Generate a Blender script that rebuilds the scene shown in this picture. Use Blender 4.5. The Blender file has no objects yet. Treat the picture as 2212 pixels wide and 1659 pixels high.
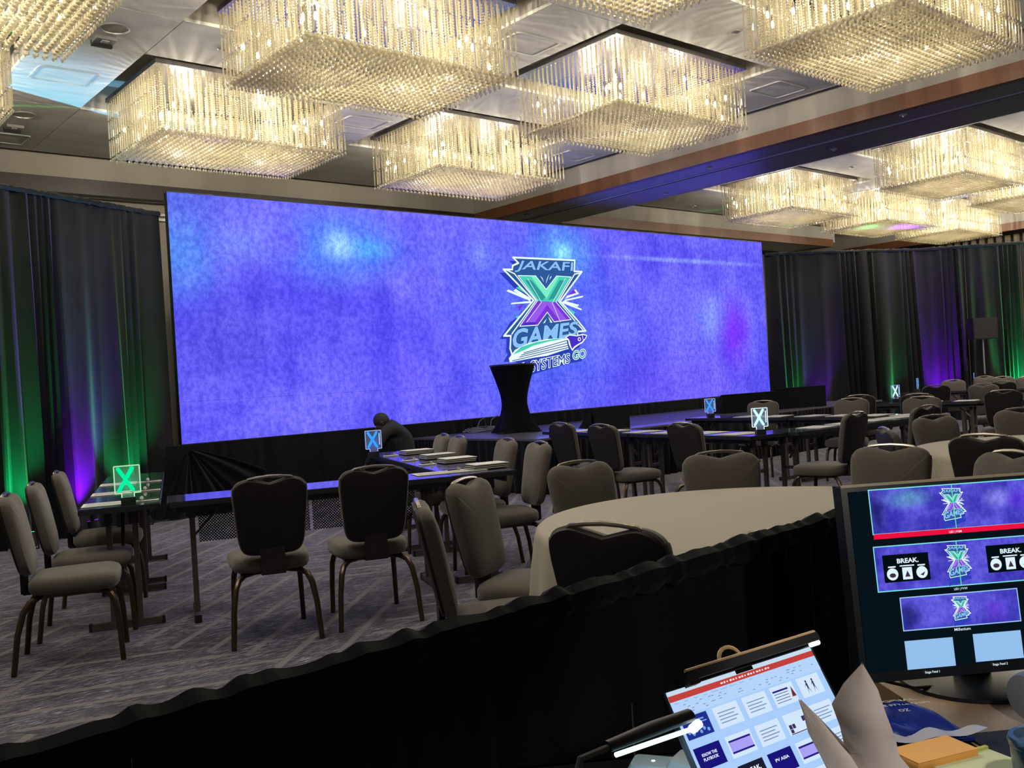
import bpy, bmesh, math, random
import numpy as np
from mathutils import Vector, Matrix
random.seed(7)
PI = math.pi
scene = bpy.context.scene
COL = scene.collection

# ------------------------------------------------------------------ camera
YAW, PIT, ROL, FPX = 0.7090845, -0.00174658, -0.06020006, 2050.0
_f = Vector((math.sin(YAW)*math.cos(PIT), math.cos(YAW)*math.cos(PIT), math.sin(PIT)))
_r = Vector((math.cos(YAW), -math.sin(YAW), 0)); _u = _r.cross(_f)
_c, _s = math.cos(ROL), math.sin(ROL)
_r2 = _r*_c + _u*_s; _u2 = -_r*_s + _u*_c
cam_data = bpy.data.cameras.new('camera'); cam = bpy.data.objects.new('camera', cam_data); COL.objects.link(cam)
cam.matrix_world = Matrix(((_r2.x, _u2.x, -_f.x, 0), (_r2.y, _u2.y, -_f.y, 0), (_r2.z, _u2.z, -_f.z, 1.35), (0, 0, 0, 1)))
cam_data.sensor_width = 36; cam_data.lens = FPX/2212*36; cam_data.clip_start = .02
scene.camera = cam
# ------------------------------------------------------------------ world, exposure
w = bpy.data.worlds.new('world'); scene.world = w; w.use_nodes = True
w.node_tree.nodes['Background'].inputs[0].default_value = (.8, .82, 1, 1)
w.node_tree.nodes['Background'].inputs[1].default_value = 0.0
scene.view_settings.view_transform = 'Standard'; scene.view_settings.look = 'None'
scene.view_settings.exposure = 0.0; scene.view_settings.gamma = 1.0; scene.view_settings.use_curve_mapping = False
scene.cycles.use_denoising = True; scene.cycles.max_bounces = 5; scene.cycles.diffuse_bounces = 2
scene.cycles.glossy_bounces = 2; scene.cycles.transmission_bounces = 2; scene.cycles.transparent_max_bounces = 8
scene.cycles.use_adaptive_sampling = True; scene.cycles.adaptive_threshold = .04
scene.cycles.sample_clamp_indirect = 4; scene.cycles.sample_clamp_direct = 20
scene.cycles.caustics_reflective = False; scene.cycles.caustics_refractive = False
CHANDELIER_W = 46; UPLIGHT_W = 400

# ------------------------------------------------------------------ materials
def lin(h):
    h = h.lstrip('#'); v = [int(h[i:i+2], 16)/255 for i in (0, 2, 4)]
    return tuple(((c/12.92) if c <= .04045 else ((c+.055)/1.055)**2.4) for c in v)
_mats = {}
def mat(name, col, rough=.5, metal=0., spec=.5, noise=None, bump=None, sheen=0., alpha=1., coat=0.):
    if name in _mats: return _mats[name]
    m = bpy.data.materials.new(name); m.use_nodes = True; N = m.node_tree.nodes; L = m.node_tree.links
    b = N['Principled BSDF']; c = lin(col) if isinstance(col, str) else col
    b.inputs['Base Color'].default_value = (*c, 1); b.inputs['Roughness'].default_value = rough
    b.inputs['Metallic'].default_value = metal; b.inputs['Specular IOR Level'].default_value = spec
    b.inputs['Sheen Weight'].default_value = sheen; b.inputs['Alpha'].default_value = alpha
    b.inputs['Coat Weight'].default_value = coat
    if noise or bump:
        tc = N.new('ShaderNodeTexCoord'); mp = N.new('ShaderNodeMapping'); L.new(tc.outputs['Object'], mp.inputs[0])
    if noise:
        sc, amt, stretch = noise; mp.inputs['Scale'].default_value = stretch
        n = N.new('ShaderNodeTexNoise'); n.inputs['Scale'].default_value = sc; n.inputs['Detail'].default_value = 5
        L.new(mp.outputs[0], n.inputs['Vector'])
        mx = N.new('ShaderNodeMix'); mx.data_type = 'RGBA'
        mx.inputs[6].default_value = (*[max(0, x*(1-amt)) for x in c], 1); mx.inputs[7].default_value = (*[min(1, x*(1+amt)) for x in c], 1)
        L.new(n.outputs[0], mx.inputs[0]); L.new(mx.outputs[2], b.inputs['Base Color'])
    if bump:
        sc, st = bump; n2 = N.new('ShaderNodeTexNoise'); n2.inputs['Scale'].default_value = sc; n2.inputs['Detail'].default_value = 3
        L.new(mp.outputs[0], n2.inputs['Vector']); bp = N.new('ShaderNodeBump'); bp.inputs['Strength'].default_value = st
        L.new(n2.outputs[0], bp.inputs['Height']); L.new(bp.outputs[0], b.inputs['Normal'])
    _mats[name] = m; return m
def emit(name, col, strength=1., sample=False):
    if name in _mats: return _mats[name]
    m = bpy.data.materials.new(name); m.use_nodes = True; N = m.node_tree.nodes; L = m.node_tree.links
    N.remove(N['Principled BSDF']); e = N.new('ShaderNodeEmission')
    c = lin(col) if isinstance(col, str) else col
    e.inputs[0].default_value = (*c, 1); e.inputs[1].default_value = strength
    L.new(e.outputs[0], N['Material Output'].inputs[0])
    if not sample: m.cycles.emission_sampling = 'NONE'
    _mats[name] = m; return m

def picture(name, base_a, base_b, spots, grain=9., grain_amt=.5, sx=1., dark=None, sample=True, strength=1.):
    """moving-light backdrop shown on a screen; object coordinates in metres, x right, z up; spots = (x, z, rx, rz, colour, weight)"""
    m = bpy.data.materials.new(name); m.use_nodes = True; N = m.node_tree.nodes; L = m.node_tree.links
    N.remove(N['Principled BSDF']); e = N.new('ShaderNodeEmission'); L.new(e.outputs[0], N['Material Output'].inputs[0])
    e.inputs[1].default_value = strength
    tc = N.new('ShaderNodeTexCoord'); src = tc.outputs['Object']
    def mixc(fac, a, b_, mode='MIX'):
        mx = N.new('ShaderNodeMix'); mx.data_type = 'RGBA'; mx.blend_type = mode; mx.clamp_result = False
        for i, v in ((0, fac), (6, a), (7, b_)):
            if isinstance(v, (int, float)): mx.inputs[i].default_value = v
            elif isinstance(v, tuple): mx.inputs[i].default_value = (*v, 1)
            else: L.new(v, mx.inputs[i])
        return mx.outputs[2]
    def noise(scale, vec=(1, 1, 1), detail=4, rough=.6):
        mp = N.new('ShaderNodeMapping'); mp.inputs['Scale'].default_value = vec; L.new(src, mp.inputs[0])
        n = N.new('ShaderNodeTexNoise'); n.inputs['Scale'].default_value = scale; n.inputs['Detail'].default_value = detail
        n.inputs['Roughness'].default_value = rough; L.new(mp.outputs[0], n.inputs['Vector']); return n.outputs[0]
    def rng(v, a, b_, c=0., d=1.):
        r = N.new('ShaderNodeMapRange'); r.interpolation_type = 'SMOOTHSTEP'; L.new(v, r.inputs[0])
        for i, x in enumerate((a, b_, c, d)): r.inputs[1+i].default_value = x
        return r.outputs[0]
    big = rng(noise(.9/sx, detail=3), .35, .65)
    col = mixc(big, lin(base_a), lin(base_b))
    for (x, z, rx, rz, c, wgt) in spots:
        sub = N.new('ShaderNodeVectorMath'); sub.operation = 'SUBTRACT'; L.new(src, sub.inputs[0]); sub.inputs[1].default_value = (x, 0, z)
        mu = N.new('ShaderNodeVectorMath'); mu.operation = 'MULTIPLY'; L.new(sub.outputs[0], mu.inputs[0]); mu.inputs[1].default_value = (1/rx, 0, 1/rz)
        ln = N.new('ShaderNodeVectorMath'); ln.operation = 'LENGTH'; L.new(mu.outputs[0], ln.inputs[0])
        col = mixc(rng(ln.outputs['Value'], 1., .0, 0., wgt), col, lin(c))
    g1 = rng(noise(grain/sx, (1, 1, .8), 6, .75), .38, .62, 1-grain_amt*.55, 1+grain_amt)
    g2 = rng(noise(2.6/sx, (1, 1, .25), 4), .3, .7, .86, 1.16)
    mu = N.new('ShaderNodeMath'); mu.operation = 'MULTIPLY'; L.new(g1, mu.inputs[0]); L.new(g2, mu.inputs[1])
    cb = N.new('ShaderNodeCombineColor'); L.new(mu.outputs[0], cb.inputs[0]); L.new(mu.outputs[0], cb.inputs[1])
    half = N.new('ShaderNodeMath'); half.operation = 'MULTIPLY_ADD'; L.new(mu.outputs[0], half.inputs[0]); half.inputs[1].default_value = .4; half.inputs[2].default_value = .6
    L.new(half.outputs[0], cb.inputs[2])
    col = mixc(1., col, cb.outputs[0], 'MULTIPLY')
    L.new(col, e.inputs[0])
    if not sample: m.cycles.emission_sampling = 'NONE'
    _mats[name] = m; return m

def crystal_mat(name, diff, gl, tr):
    m = bpy.data.materials.new(name); m.use_nodes = True; N = m.node_tree.nodes; L = m.node_tree.links
    N.remove(N['Principled BSDF']); out = N['Material Output']
    d = N.new('ShaderNodeBsdfDiffuse'); d.inputs[0].default_value = (*diff, 1)
    t = N.new('ShaderNodeBsdfTranslucent'); t.inputs[0].default_value = (*diff, 1)
    g = N.new('ShaderNodeBsdfGlossy'); g.inputs[0].default_value = (1, .98, .94, 1); g.inputs['Roughness'].default_value = .12
    x = N.new('ShaderNodeBsdfTransparent')
    def mx(f, a, b_):
        q = N.new('ShaderNodeMixShader'); q.inputs[0].default_value = f; L.new(a, q.inputs[1]); L.new(b_, q.inputs[2]); return q.outputs[0]
    o = mx(gl, mx(.55, d.outputs[0], t.outputs[0]), g.outputs[0]); o = mx(tr, o, x.outputs[0])
    L.new(o, out.inputs[0]); _mats[name] = m; return m

M_fabric = mat('taupe_weave', (.108, .094, .084), .92, sheen=.25, spec=.2, noise=(420, .35, (1, 1, .25)), bump=(600, .15))
M_shell = mat('dark_back_shell', (.019, .016, .018), .6, spec=.3, noise=(60, .3, (1, 1, 1)))  # rear of the backrest and bracket, coloured darker than the front fabric
M_bronze = mat('bronze_tube', (.075, .05, .034), .32, metal=.75, noise=(20, .25, (1, 1, .3)))
M_rail = mat('polished_rail', (.32, .29, .25), .25, metal=.9)
M_lam = mat('dark_laminate', (.034, .033, .042), .20, spec=1., noise=(9, .2, (1, 1, 1)), coat=1.)
M_edge = mat('black_edge', (.012, .012, .014), .5)
M_tleg = mat('taupe_steel', (.10, .083, .07), .42, metal=.45, noise=(12, .15, (1, 1, .3)))
M_blackp = mat('black_plastic', (.010, .010, .011), .45)
M_velour = mat('black_velour', (.009, .009, .012), .8, sheen=.10, spec=.2, noise=(30, .3, (1, 1, .1)))
M_duve = mat('black_duvetyne', (.007, .007, .009), .95, sheen=.06, spec=.1, noise=(14, .4, (1, 1, .2)))
M_cloth = mat('ivory_linen', (.42, .385, .32), .85, sheen=.15, spec=.2, noise=(3, .05, (1, 1, 1)), bump=(500, .05))
M_paper = mat('white_paper', (.72, .71, .68), .7)
M_print = mat('grey_print', (.30, .30, .30), .7)
M_plaster = mat('brushed_plaster', (.72, .70, .65), .7, spec=.2, noise=(1.3, .28, (.35, 2.6, 1)), bump=(3, .06))
M_tan = mat('tan_plaster', (.40, .37, .32), .75, spec=.2, noise=(2, .06, (1, 1, 1)))
M_wood = mat('cherry_veneer', (.17, .068, .03), .38, spec=.4, noise=(26, .3, (1, 1, .08)))
M_dwood = mat('dark_soffit', (.16, .13, .13), .34, spec=1., noise=(.6, .12, (1, 1, 1)))
M_dark = mat('shadow_gap', (.03, .029, .027), .8)
M_white = mat('white_metal', (.6, .6, .6), .4)
M_chrome = mat('mirror_plate', (.40, .40, .44), .22, metal=1.)
M_alu = mat('aluminium', (.5, .49, .47), .35, metal=.8)
M_crys = crystal_mat('crystal_rod', (.74, .65, .42), .38, .30)
M_ball = crystal_mat('crystal_bead', (.74, .65, .43), .42, .20)
M_bulb = emit('lamp_glow', (1., .86, .58), 30)
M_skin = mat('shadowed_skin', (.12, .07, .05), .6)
M_hair = mat('dark_hair', (.012, .010, .010), .7)

# ------------------------------------------------------------------ mesh building
class MB:
    def __init__(s): s.v = []; s.f = []
    def add(s, vs, fs):
        o = len(s.v); s.v += [tuple(p) for p in vs]; s.f += [tuple(i+o for i in f) for f in fs]; return s
    def box(s, a, b, M=None):
        x0, y0, z0 = a; x1, y1, z1 = b
        vs = [Vector(p) for p in ((x0,y0,z0),(x1,y0,z0),(x1,y1,z0),(x0,y1,z0),(x0,y0,z1),(x1,y0,z1),(x1,y1,z1),(x0,y1,z1))]
        if M is not None: vs = [M @ p for p in vs]
        return s.add(vs, [(0,3,2,1),(4,5,6,7),(0,1,5,4),(1,2,6,5),(2,3,7,6),(3,0,4,7)])
    def bar(s, p, q, wx, wy, up=(0, 0, 1)):
        p, q = Vector(p), Vector(q); d = (q-p).normalized(); u = Vector(up)
        if abs(d.dot(u)) > .95: u = Vector((1, 0, 0))
        a = d.cross(u).normalized()*wx/2; b = d.cross(a).normalized()*wy/2
        vs = [p-a-b, p+a-b, p+a+b, p-a+b, q-a-b, q+a-b, q+a+b, q-a+b]
        return s.add(vs, [(0,1,2,3),(4,7,6,5),(0,4,5,1),(1,5,6,2),(2,6,7,3),(3,7,4,0)])
    def tube(s, pts, r, n=8, flat=1.):
        pts = [Vector(p) for p in pts]; rs = r if isinstance(r, (list, tuple)) else [r]*len(pts); o = len(s.v); a = None
        for i, p in enumerate(pts):
            d = (pts[min(i+1, len(pts)-1)]-pts[max(i-1, 0)]).normalized()
            if a is None:
                a = d.cross(Vector((0, 0, 1)) if abs(d.z) < .9 else Vector((1, 0, 0))).normalized()
            a = (a - d*a.dot(d)).normalized(); b = d.cross(a)
            for k in range(n):
                t = 2*PI*k/n; s.v.append(tuple(p + a*math.cos(t)*rs[i] + b*math.sin(t)*rs[i]*flat))
        for i in range(len(pts)-1):
            for k in range(n):
                s.f.append((o+i*n+k, o+i*n+(k+1) % n, o+(i+1)*n+(k+1) % n, o+(i+1)*n+k))
        s.f.append(tuple(o+k for k in range(n))[::-1]); s.f.append(tuple(o+(len(pts)-1)*n+k for k in range(n))); return s
    def lathe(s, prof, n=24, c=(0, 0)):
        o = len(s.v)
        for (r, z) in prof:
            for k in range(n): s.v.append((c[0]+r*math.cos(2*PI*k/n), c[1]+r*math.sin(2*PI*k/n), z))
        for i in range(len(prof)-1):
            for k in range(n): s.f.append((o+i*n+k, o+i*n+(k+1) % n, o+(i+1)*n+(k+1) % n, o+(i+1)*n+k))
        s.f.append(tuple(o+k for k in range(n))[::-1]); s.f.append(tuple(o+(len(prof)-1)*n+k for k in range(n))); return s
    def rings(s, rings, cap=True):
        n = len(rings[0]); o = len(s.v)
        for r in rings: s.v += [tuple(p) for p in r]
        for i in range(len(rings)-1):
            for k in range(n): s.f.append((o+i*n+k, o+i*n+(k+1) % n, o+(i+1)*n+(k+1) % n, o+(i+1)*n+k))
        if cap: s.f.append(tuple(o+k for k in range(n))[::-1]); s.f.append(tuple(o+(len(rings)-1)*n+k for k in range(n)))
        return s
    def poly(s, pts): return s.add(pts, [tuple(range(len(pts)))])
    def prism(s, pts, y0, y1):
        n = len(pts); vs = [(x, y0, z) for x, z in pts]+[(x, y1, z) for x, z in pts]
        return s.add(vs, [tuple(range(n)), tuple(range(2*n-1, n-1, -1))]+[(i, i+n, (i+1) % n+n, (i+1) % n) for i in range(n)])
    def mesh(s, name, m, smooth=False):
        me = bpy.data.meshes.new(name); me.from_pydata(s.v, [], s.f); me.update()
        if m is not None: me.materials.append(m)
        bm = bmesh.new(); bm.from_mesh(me); bmesh.ops.recalc_face_normals(bm, faces=bm.faces); bm.to_mesh(me); bm.free()
        if smooth:
            me.polygons.foreach_set('use_smooth', [True]*len(me.polygons))
            try: me.set_sharp_from_angle(angle=math.radians(42))
            except Exception: pass
        return me
    def obj(s, name, m, parent=None, smooth=False, **kw):
        return place(name, s.mesh(name, m, smooth), parent, **kw)
def place(name, me, parent=None, loc=(0, 0, 0), rot=(0, 0, 0), label=None, cat=None, group=None, kind=None):
    o = bpy.data.objects.new(name, me); COL.objects.link(o); o.location = loc; o.rotation_euler = rot
    if parent is not None: o.parent = parent
    tag(o, label, cat, group, kind); return o
def tag(o, label=None, cat=None, group=None, kind=None):
    for k, v in (('label', label), ('category', cat), ('group', group), ('kind', kind)):
        if v: o[k] = v
    return o
def thing(name, label, cat, loc=(0, 0, 0), rz=0, group=None):
    return place(name, None, None, loc, (0, 0, rz), label, cat, group)
def copy_tree(o, parent=None):
    c = o.copy(); COL.objects.link(c)
    if parent is not None: c.parent = parent
    for ch in kids.get(o.name, ()): kids.setdefault(c.name, []).append(copy_tree(ch, c))
    return c
kids = {}
def remember(root):
    for o in list(COL.objects):
        if o.parent is not None:
            l = kids.setdefault(o.parent.name, [])
            if o not in l: l.append(o)
def dup(root, loc, rz, label, group=None):
    c = copy_tree(root); c.location = loc; c.rotation_euler = (0, 0, rz); c['label'] = label
    if group: c['group'] = group
    return c
def S(o): o['kind'] = 'structure'; return o

_fonts = {}
def text_verts(txt, bold=0., res=3):
    cu = bpy.data.curves.new('t', 'FONT'); cu.body = txt; cu.size = 1; cu.resolution_u = res; cu.offset = bold; cu.fill_mode = 'BOTH'
    ob = bpy.data.objects.new('t', cu); COL.objects.link(ob); dg = bpy.context.evaluated_depsgraph_get()
    me = bpy.data.meshes.new_from_object(ob.evaluated_get(dg)); bpy.data.objects.remove(ob)
    vs = [(v.co.x, v.co.y) for v in me.vertices]; fs = [tuple(p.vertices) for p in me.polygons]; bpy.data.meshes.remove(me)
    return vs, fs
def quad_text(mb, txt, bl, br, tr, tl, y, bold=0., ref=None):
    """maps text on a quad (x,z pairs) in the plane y"""
    vs, fs = text_verts(txt, bold)
    rv = text_verts(txt, 0)[0]
    x0, x1 = min(p[0] for p in rv), max(p[0] for p in rv); z0, z1 = min(p[1] for p in rv), max(p[1] for p in rv)
    out = []
    for (a, b) in vs:
        u = (a-x0)/(x1-x0); v = (b-z0)/(z1-z0)
        X = (bl[0]*(1-u)+br[0]*u)*(1-v)+(tl[0]*(1-u)+tr[0]*u)*v; Z = (bl[1]*(1-u)+br[1]*u)*(1-v)+(tl[1]*(1-u)+tr[1]*u)*v
        out.append((X, y, Z))
    return mb.add(out, fs)
def rect_text(mb, txt, x, z, h, y, wd=None, bold=.01, center=True):
    vs, fs = text_verts(txt, bold, 2); x0, x1 = min(p[0] for p in vs), max(p[0] for p in vs); hh = max(p[1] for p in vs)-min(p[1] for p in vs)
    sc = h/hh; sx = sc if wd is None else wd/(x1-x0); off = (x1-x0)/2 if center else 0
    return mb.add([(x+(a-x0-off)*sx, y, z+b*sc) for a, b in vs], fs)

# ================================================================== THE ROOM
CZ = 4.65
def carpet():
    m = bpy.data.materials.new('patterned_carpet'); m.use_nodes = True; N = m.node_tree.nodes; L = m.node_tree.links
    b = N['Principled BSDF']; b.inputs['Roughness'].default_value = .9; b.inputs['Specular IOR Level'].default_value = .25; b.inputs['Sheen Weight'].default_value = .25
    tc = N.new('ShaderNodeTexCoord'); src = tc.outputs['Object']
    def mapping(rot, sc, loc=(0, 0, 0)):
        mp = N.new('ShaderNodeMapping'); mp.inputs['Rotation'].default_value = (0, 0, math.radians(rot)); mp.inputs['Scale'].default_value = sc
        mp.inputs['Location'].default_value = loc; L.new(src, mp.inputs[0]); return mp.outputs[0]
    def math_(op, a, b_=None, clamp=False):
        q = N.new('ShaderNodeMath'); q.operation = op; q.use_clamp = clamp
        for i, v in enumerate((a, b_)):
            if v is None: continue
            if isinstance(v, (int, float)): q.inputs[i].default_value = v
            else: L.new(v, q.inputs[i])
        return q.outputs[0]
    def stripes(ang, period, width, loc=0.):
        sx = N.new('ShaderNodeSeparateXYZ'); L.new(mapping(-ang, (1, 1, 1)), sx.inputs[0])
        fr = math_('FRACT', math_('DIVIDE', math_('ADD', sx.outputs[1], 50+loc), period))
        return math_('LESS_THAN', fr, width)
    def mix(fac, a, b_):
        mx = N.new('ShaderNodeMix'); mx.data_type = 'RGBA'
        for i, v in ((0, fac), (6, a), (7, b_)):
            if isinstance(v, tuple): mx.inputs[i].default_value = (*v, 1)
            else: L.new(v, mx.inputs[i])
        return mx.outputs[2]
    s1 = stripes(43, .25, .17); s2 = stripes(-21, .25, .17)
    # which way the bands run in each wedge of the repeat
    sx = N.new('ShaderNodeSeparateXYZ'); L.new(mapping(12, (1, 1, 1)), sx.inputs[0])
    tri = math_('PINGPONG', math_('ADD', sx.outputs[0], 40.35), .95); fr = math_('PINGPONG', math_('ADD', sx.outputs[1], 40.1), 1.25)
    pick = math_('GREATER_THAN', math_('ADD', tri, math_('MULTIPLY', fr, -.72)), .22)
    st = math_('ADD', math_('MULTIPLY', s1, math_('SUBTRACT', 1, pick)), math_('MULTIPLY', s2, pick), True)
    n = N.new('ShaderNodeTexNoise'); n.inputs['Scale'].default_value = 34; n.inputs['Detail'].default_value = 8; n.inputs['Roughness'].default_value = .82
    L.new(mapping(38, (.32, 1.9, 1)), n.inputs['Vector'])
    r = N.new('ShaderNodeValToRGB'); L.new(n.outputs[0], r.inputs[0]); e = r.color_ramp.elements
    e[0].position = .44; e[0].color = (.008, .009, .032, 1); e[1].position = .505; e[1].color = (.050, .050, .095, 1)
    q = e.new(.55); q.color = (.20, .18, .22, 1); q = e.new(.61); q.color = (.42, .39, .40, 1)
    n3 = N.new('ShaderNodeTexNoise'); n3.inputs['Scale'].default_value = 2.2; n3.inputs['Detail'].default_value = 3; L.new(src, n3.inputs['Vector'])
    rr = N.new('ShaderNodeMapRange'); L.new(n3.outputs[0], rr.inputs[0]); rr.inputs[1].default_value = .35; rr.inputs[2].default_value = .65; rr.inputs[3].default_value = .40; rr.inputs[4].default_value = 1.20
    mul = N.new('ShaderNodeVectorMath'); mul.operation = 'SCALE'; L.new(r.outputs[0], mul.inputs[0]); L.new(rr.outputs[0], mul.inputs['Scale'])
    nf = N.new('ShaderNodeTexNoise'); nf.inputs['Scale'].default_value = 90; L.new(src, nf.inputs['Vector'])
    stc = mix(nf.outputs[0], (.12, .108, .115), (.22, .20, .21))
    col = mix(math_('MULTIPLY', st, .9), mul.outputs[0], stc)
    L.new(col, b.inputs['Base Color'])
    bp = N.new('ShaderNodeBump'); bp.inputs['Strength'].default_value = .3; bp.inputs['Distance'].default_value = .01; L.new(nf.outputs[0], bp.inputs['Height']); L.new(bp.outputs[0], b.inputs['Normal'])
    return m
X0, X1, Y0, Y1 = -3.5, 24.6, -3.5, 15.2
S(MB().box((X0, Y0, -.1), (X1, Y1, 0)).obj('floor', carpet()))
S(MB().box((X0-.1, Y0, 0), (X0, Y1, 5.4)).obj('wall_left', M_tan))
S(MB().box((X1, Y0, 0), (X1+.1, Y1, 5.4)).obj('wall_right', M_tan))
S(MB().box((X0, Y0-.1, 0), (X1, Y0, 5.4)).obj('wall_rear', M_tan))
wb = S(MB().box((X0, 13.35, 0), (11.2, 13.45, 4.17)).box((11.2, Y1, 0), (X1, Y1+.1, 5.4)).obj('wall_front', M_tan))
for zz in (3.92, 3.99): MB().box((X0, 13.30, zz), (10.6, 13.35, zz+.035)).obj('moulding', M_alu, wb)
# recessed opening beside the screen, seen above the drape
MB().box((3.95, 13.05, 3.2), (4.62, 13.3, 3.78)).obj('recess_box', mat('brown_recess', (.07, .055, .045), .8), wb)

# chandelier grid
CW, CD, CH_ = 2.05, 1.45, .66
grid = [(x, y) for x in (1.2, 4.6, 8.0) for y in (4.05, 6.97, 9.93)] + [(x, y) for x in (15.3, 18.55, 21.6) for y in (3.9, 6.8, 9.73)]
# ceiling panels: cells between the coffers, each a piece of its own
ceil = S(MB().box((X0, Y0, 5.3), (X1, Y1, 5.4)).obj('ceiling', M_plaster))
gx, gy = 1.25, 1.0
def cells(xs, ys, holes):
    for i in range(len(xs)-1):
        for j in range(len(ys)-1):
            cx, cy = (xs[i]+xs[i+1])/2, (ys[j]+ys[j+1])/2
            if any(abs(cx-hx) < gx*.98 and abs(cy-hy) < gy*.98 for hx, hy in holes): continue
            yield xs[i], xs[i+1], ys[j], ys[j+1]
xsL = [X0] + sorted(sum([[x-gx, x+gx] for x in (1.2, 4.6, 8.0)], [])) + [10.45]
ysA = [Y0, -1.2, 1.0] + sorted(sum([[y-gy, y+gy] for y in (4.05, 6.97, 9.93)], [])) + [12.98]
xsR = [12.05] + sorted(sum([[x-gx, x+gx] for x in (15.3, 18.55, 21.6)], [])) + [23.35]
ysR = [Y0, -1.2, 1.0] + sorted(sum([[y-gy, y+gy] for y in (3.9, 6.8, 9.73)], [])) + [12.3]
for (a, b_, c, d) in list(cells(xsL, ysA, grid)) + list(cells(xsR, ysR, grid)):
    g = .004; MB().box((a+g, c+g, CZ), (b_-g, d-g, CZ+.03)).obj('ceiling_panel', M_plaster, ceil)
MB().box((X0, Y0, CZ+.031), (10.45, 1.0, CZ+.05)).obj('backing', M_dark, ceil)
for (hx, hy) in grid:   # coffers: four sides and a lid
    t = .03; c = MB().box((hx-gx-t, hy-gy-t, CZ+.03), (hx-gx, hy+gy+t, 4.95)).box((hx+gx, hy-gy-t, CZ+.03), (hx+gx+t, hy+gy+t, 4.95))
    c.box((hx-gx, hy-gy-t, CZ+.03), (hx+gx, hy-gy, 4.95)).box((hx-gx, hy+gy, CZ+.03), (hx+gx, hy+gy+t, 4.95)).box((hx-gx-t, hy-gy-t, 4.95), (hx+gx+t, hy+gy+t, 4.98))
    c.obj('coffer', M_tan, ceil)
    MB().box((hx-gx, hy+.35, 4.72), (hx-gx+.012, hy+.62, 4.76)).obj('coffer_slot', M_dark, ceil)
# bulkhead round the left room: shadow gap, tan band, cherry band
t = S(MB().box((10.45, Y0, CZ+.06), (10.6, 13.1, CZ+.09)).box((X0, 12.98, CZ+.06), (10.6, 13.12, CZ+.09)).obj('trim_1', M_dark))
S(MB().box((10.43, Y0, CZ-.005), (10.45, 12.98, CZ+.03)).obj('trim_2', M_alu))
S(MB().box((10.6, Y0, 4.37), (10.7, 13.1, 5.2)).box((X0, 13.1, 4.37), (10.7, 13.2, 5.2)).obj('trim_3', M_tan))
S(MB().box((10.58, Y0, 4.19), (10.7, 13.08, 4.37)).obj('trim_4', M_wood))
S(MB().box((X0, 13.08, 4.17), (10.58, 13.2, 4.37)).obj('trim_14', mat('dark_wood_band', (.035, .024, .022), .4)))  # front run of the wood band, coloured darker than the beam run
S(MB().box((X0, 13.2, 4.165), (11.2, 13.5, 4.2)).obj('trim_5', M_dwood))
# the partition beam between the rooms, with its track
S(MB().box((10.7, Y0, 4.19), (11.10, 13.6, 4.30)).box((11.24, Y0, 4.19), (12.0, 13.6, 4.30)).obj('trim_6', M_dwood))
S(MB().box((11.10, Y0, 4.26), (11.24, 13.6, 4.30)).obj('trim_7', M_dark))
S(MB().box((11.165, Y0, 4.20), (11.24, 13.6, 4.215)).obj('trim_8', M_white))
S(MB().box((12.0, Y0, 4.19), (12.05, 12.3, 5.2)).obj('trim_9', M_tan))
S(MB().box((12.0, 12.42, 4.37), (21.3, 12.5, 5.2)).box((23.42, Y0, 4.37), (23.5, Y1, 5.2)).box((21.3, 12.42, 4.3), (21.38, 15.2, 5.2)).obj('trim_10', M_tan))
S(MB().box((12.0, 12.40, 4.19), (21.25, 12.5, 4.37)).box((23.40, Y0, 4.19), (23.5, Y1, 4.37)).box((20.9, 12.5, 4.19), (21.25, 13.4, 4.37)).obj('trim_11', M_wood))
S(MB().box((12.0, 12.5, 4.19), (21.0, 13.4, 4.22)).obj('trim_12', M_dwood))
S(MB().box((11.2, 13.6, CZ), (23.4, Y1, CZ+.03)).obj('trim_13', M_tan))
# pleated wall covering beyond the right-hand drape
pl = MB()
for i in range(40): pl.tube([(23.95, 5.2+i*.2, 0), (23.95, 5.2+i*.2, 4.15)], .07, 6)
pl.obj('wall_curtain', mat('brown_pleats', (.16, .13, .09), .85), None, True, label='brown pleated curtain on the far right wall above the black drape', cat='curtain')

# ceiling fittings
def downlight(x, y, z, r, label, group=None):
    o = thing('downlight', label, 'ceiling light', (x, y, z), 0, group)
    ring = MB(); n = 28
    ring.rings([[(math.cos(2*PI*k/n)*rr, math.sin(2*PI*k/n)*rr, zz) for k in range(n)] for rr, zz in ((r, .0), (r, -.012), (r*.9, -.014), (r*.88, .001))], cap=False)
    ring.obj('trim_ring', M_alu, o, True)
    MB().lathe([(r*.88, -.004), (r*.87, -.005)], 28).obj('reflector', mat('brushed_reflector', (.40, .38, .33), .3, metal=.6, noise=(8, .5, (4, .3, 1))), o)
downlight(2.915, 8.43, CZ, .125, 'large round recessed downlight between the two left chandeliers')
downlight(2.90, 11.42, CZ, .125, 'large round recessed downlight over the left drape')
for (x, y, z, lb) in ((3.90, 8.42, CZ, 'small round ceiling fitting beside the biggest chandelier'), (7.87, 5.5, CZ, 'small dark round fitting left of the upper right chandelier'),
        (15.28, 11.9, CZ, 'small oval fitting on the blue-lit ceiling above the screen'), (15.0, 8.32, CZ, 'small round fitting between two chandeliers of the right room')):
    downlight(x, y, z, .05, lb)
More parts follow.
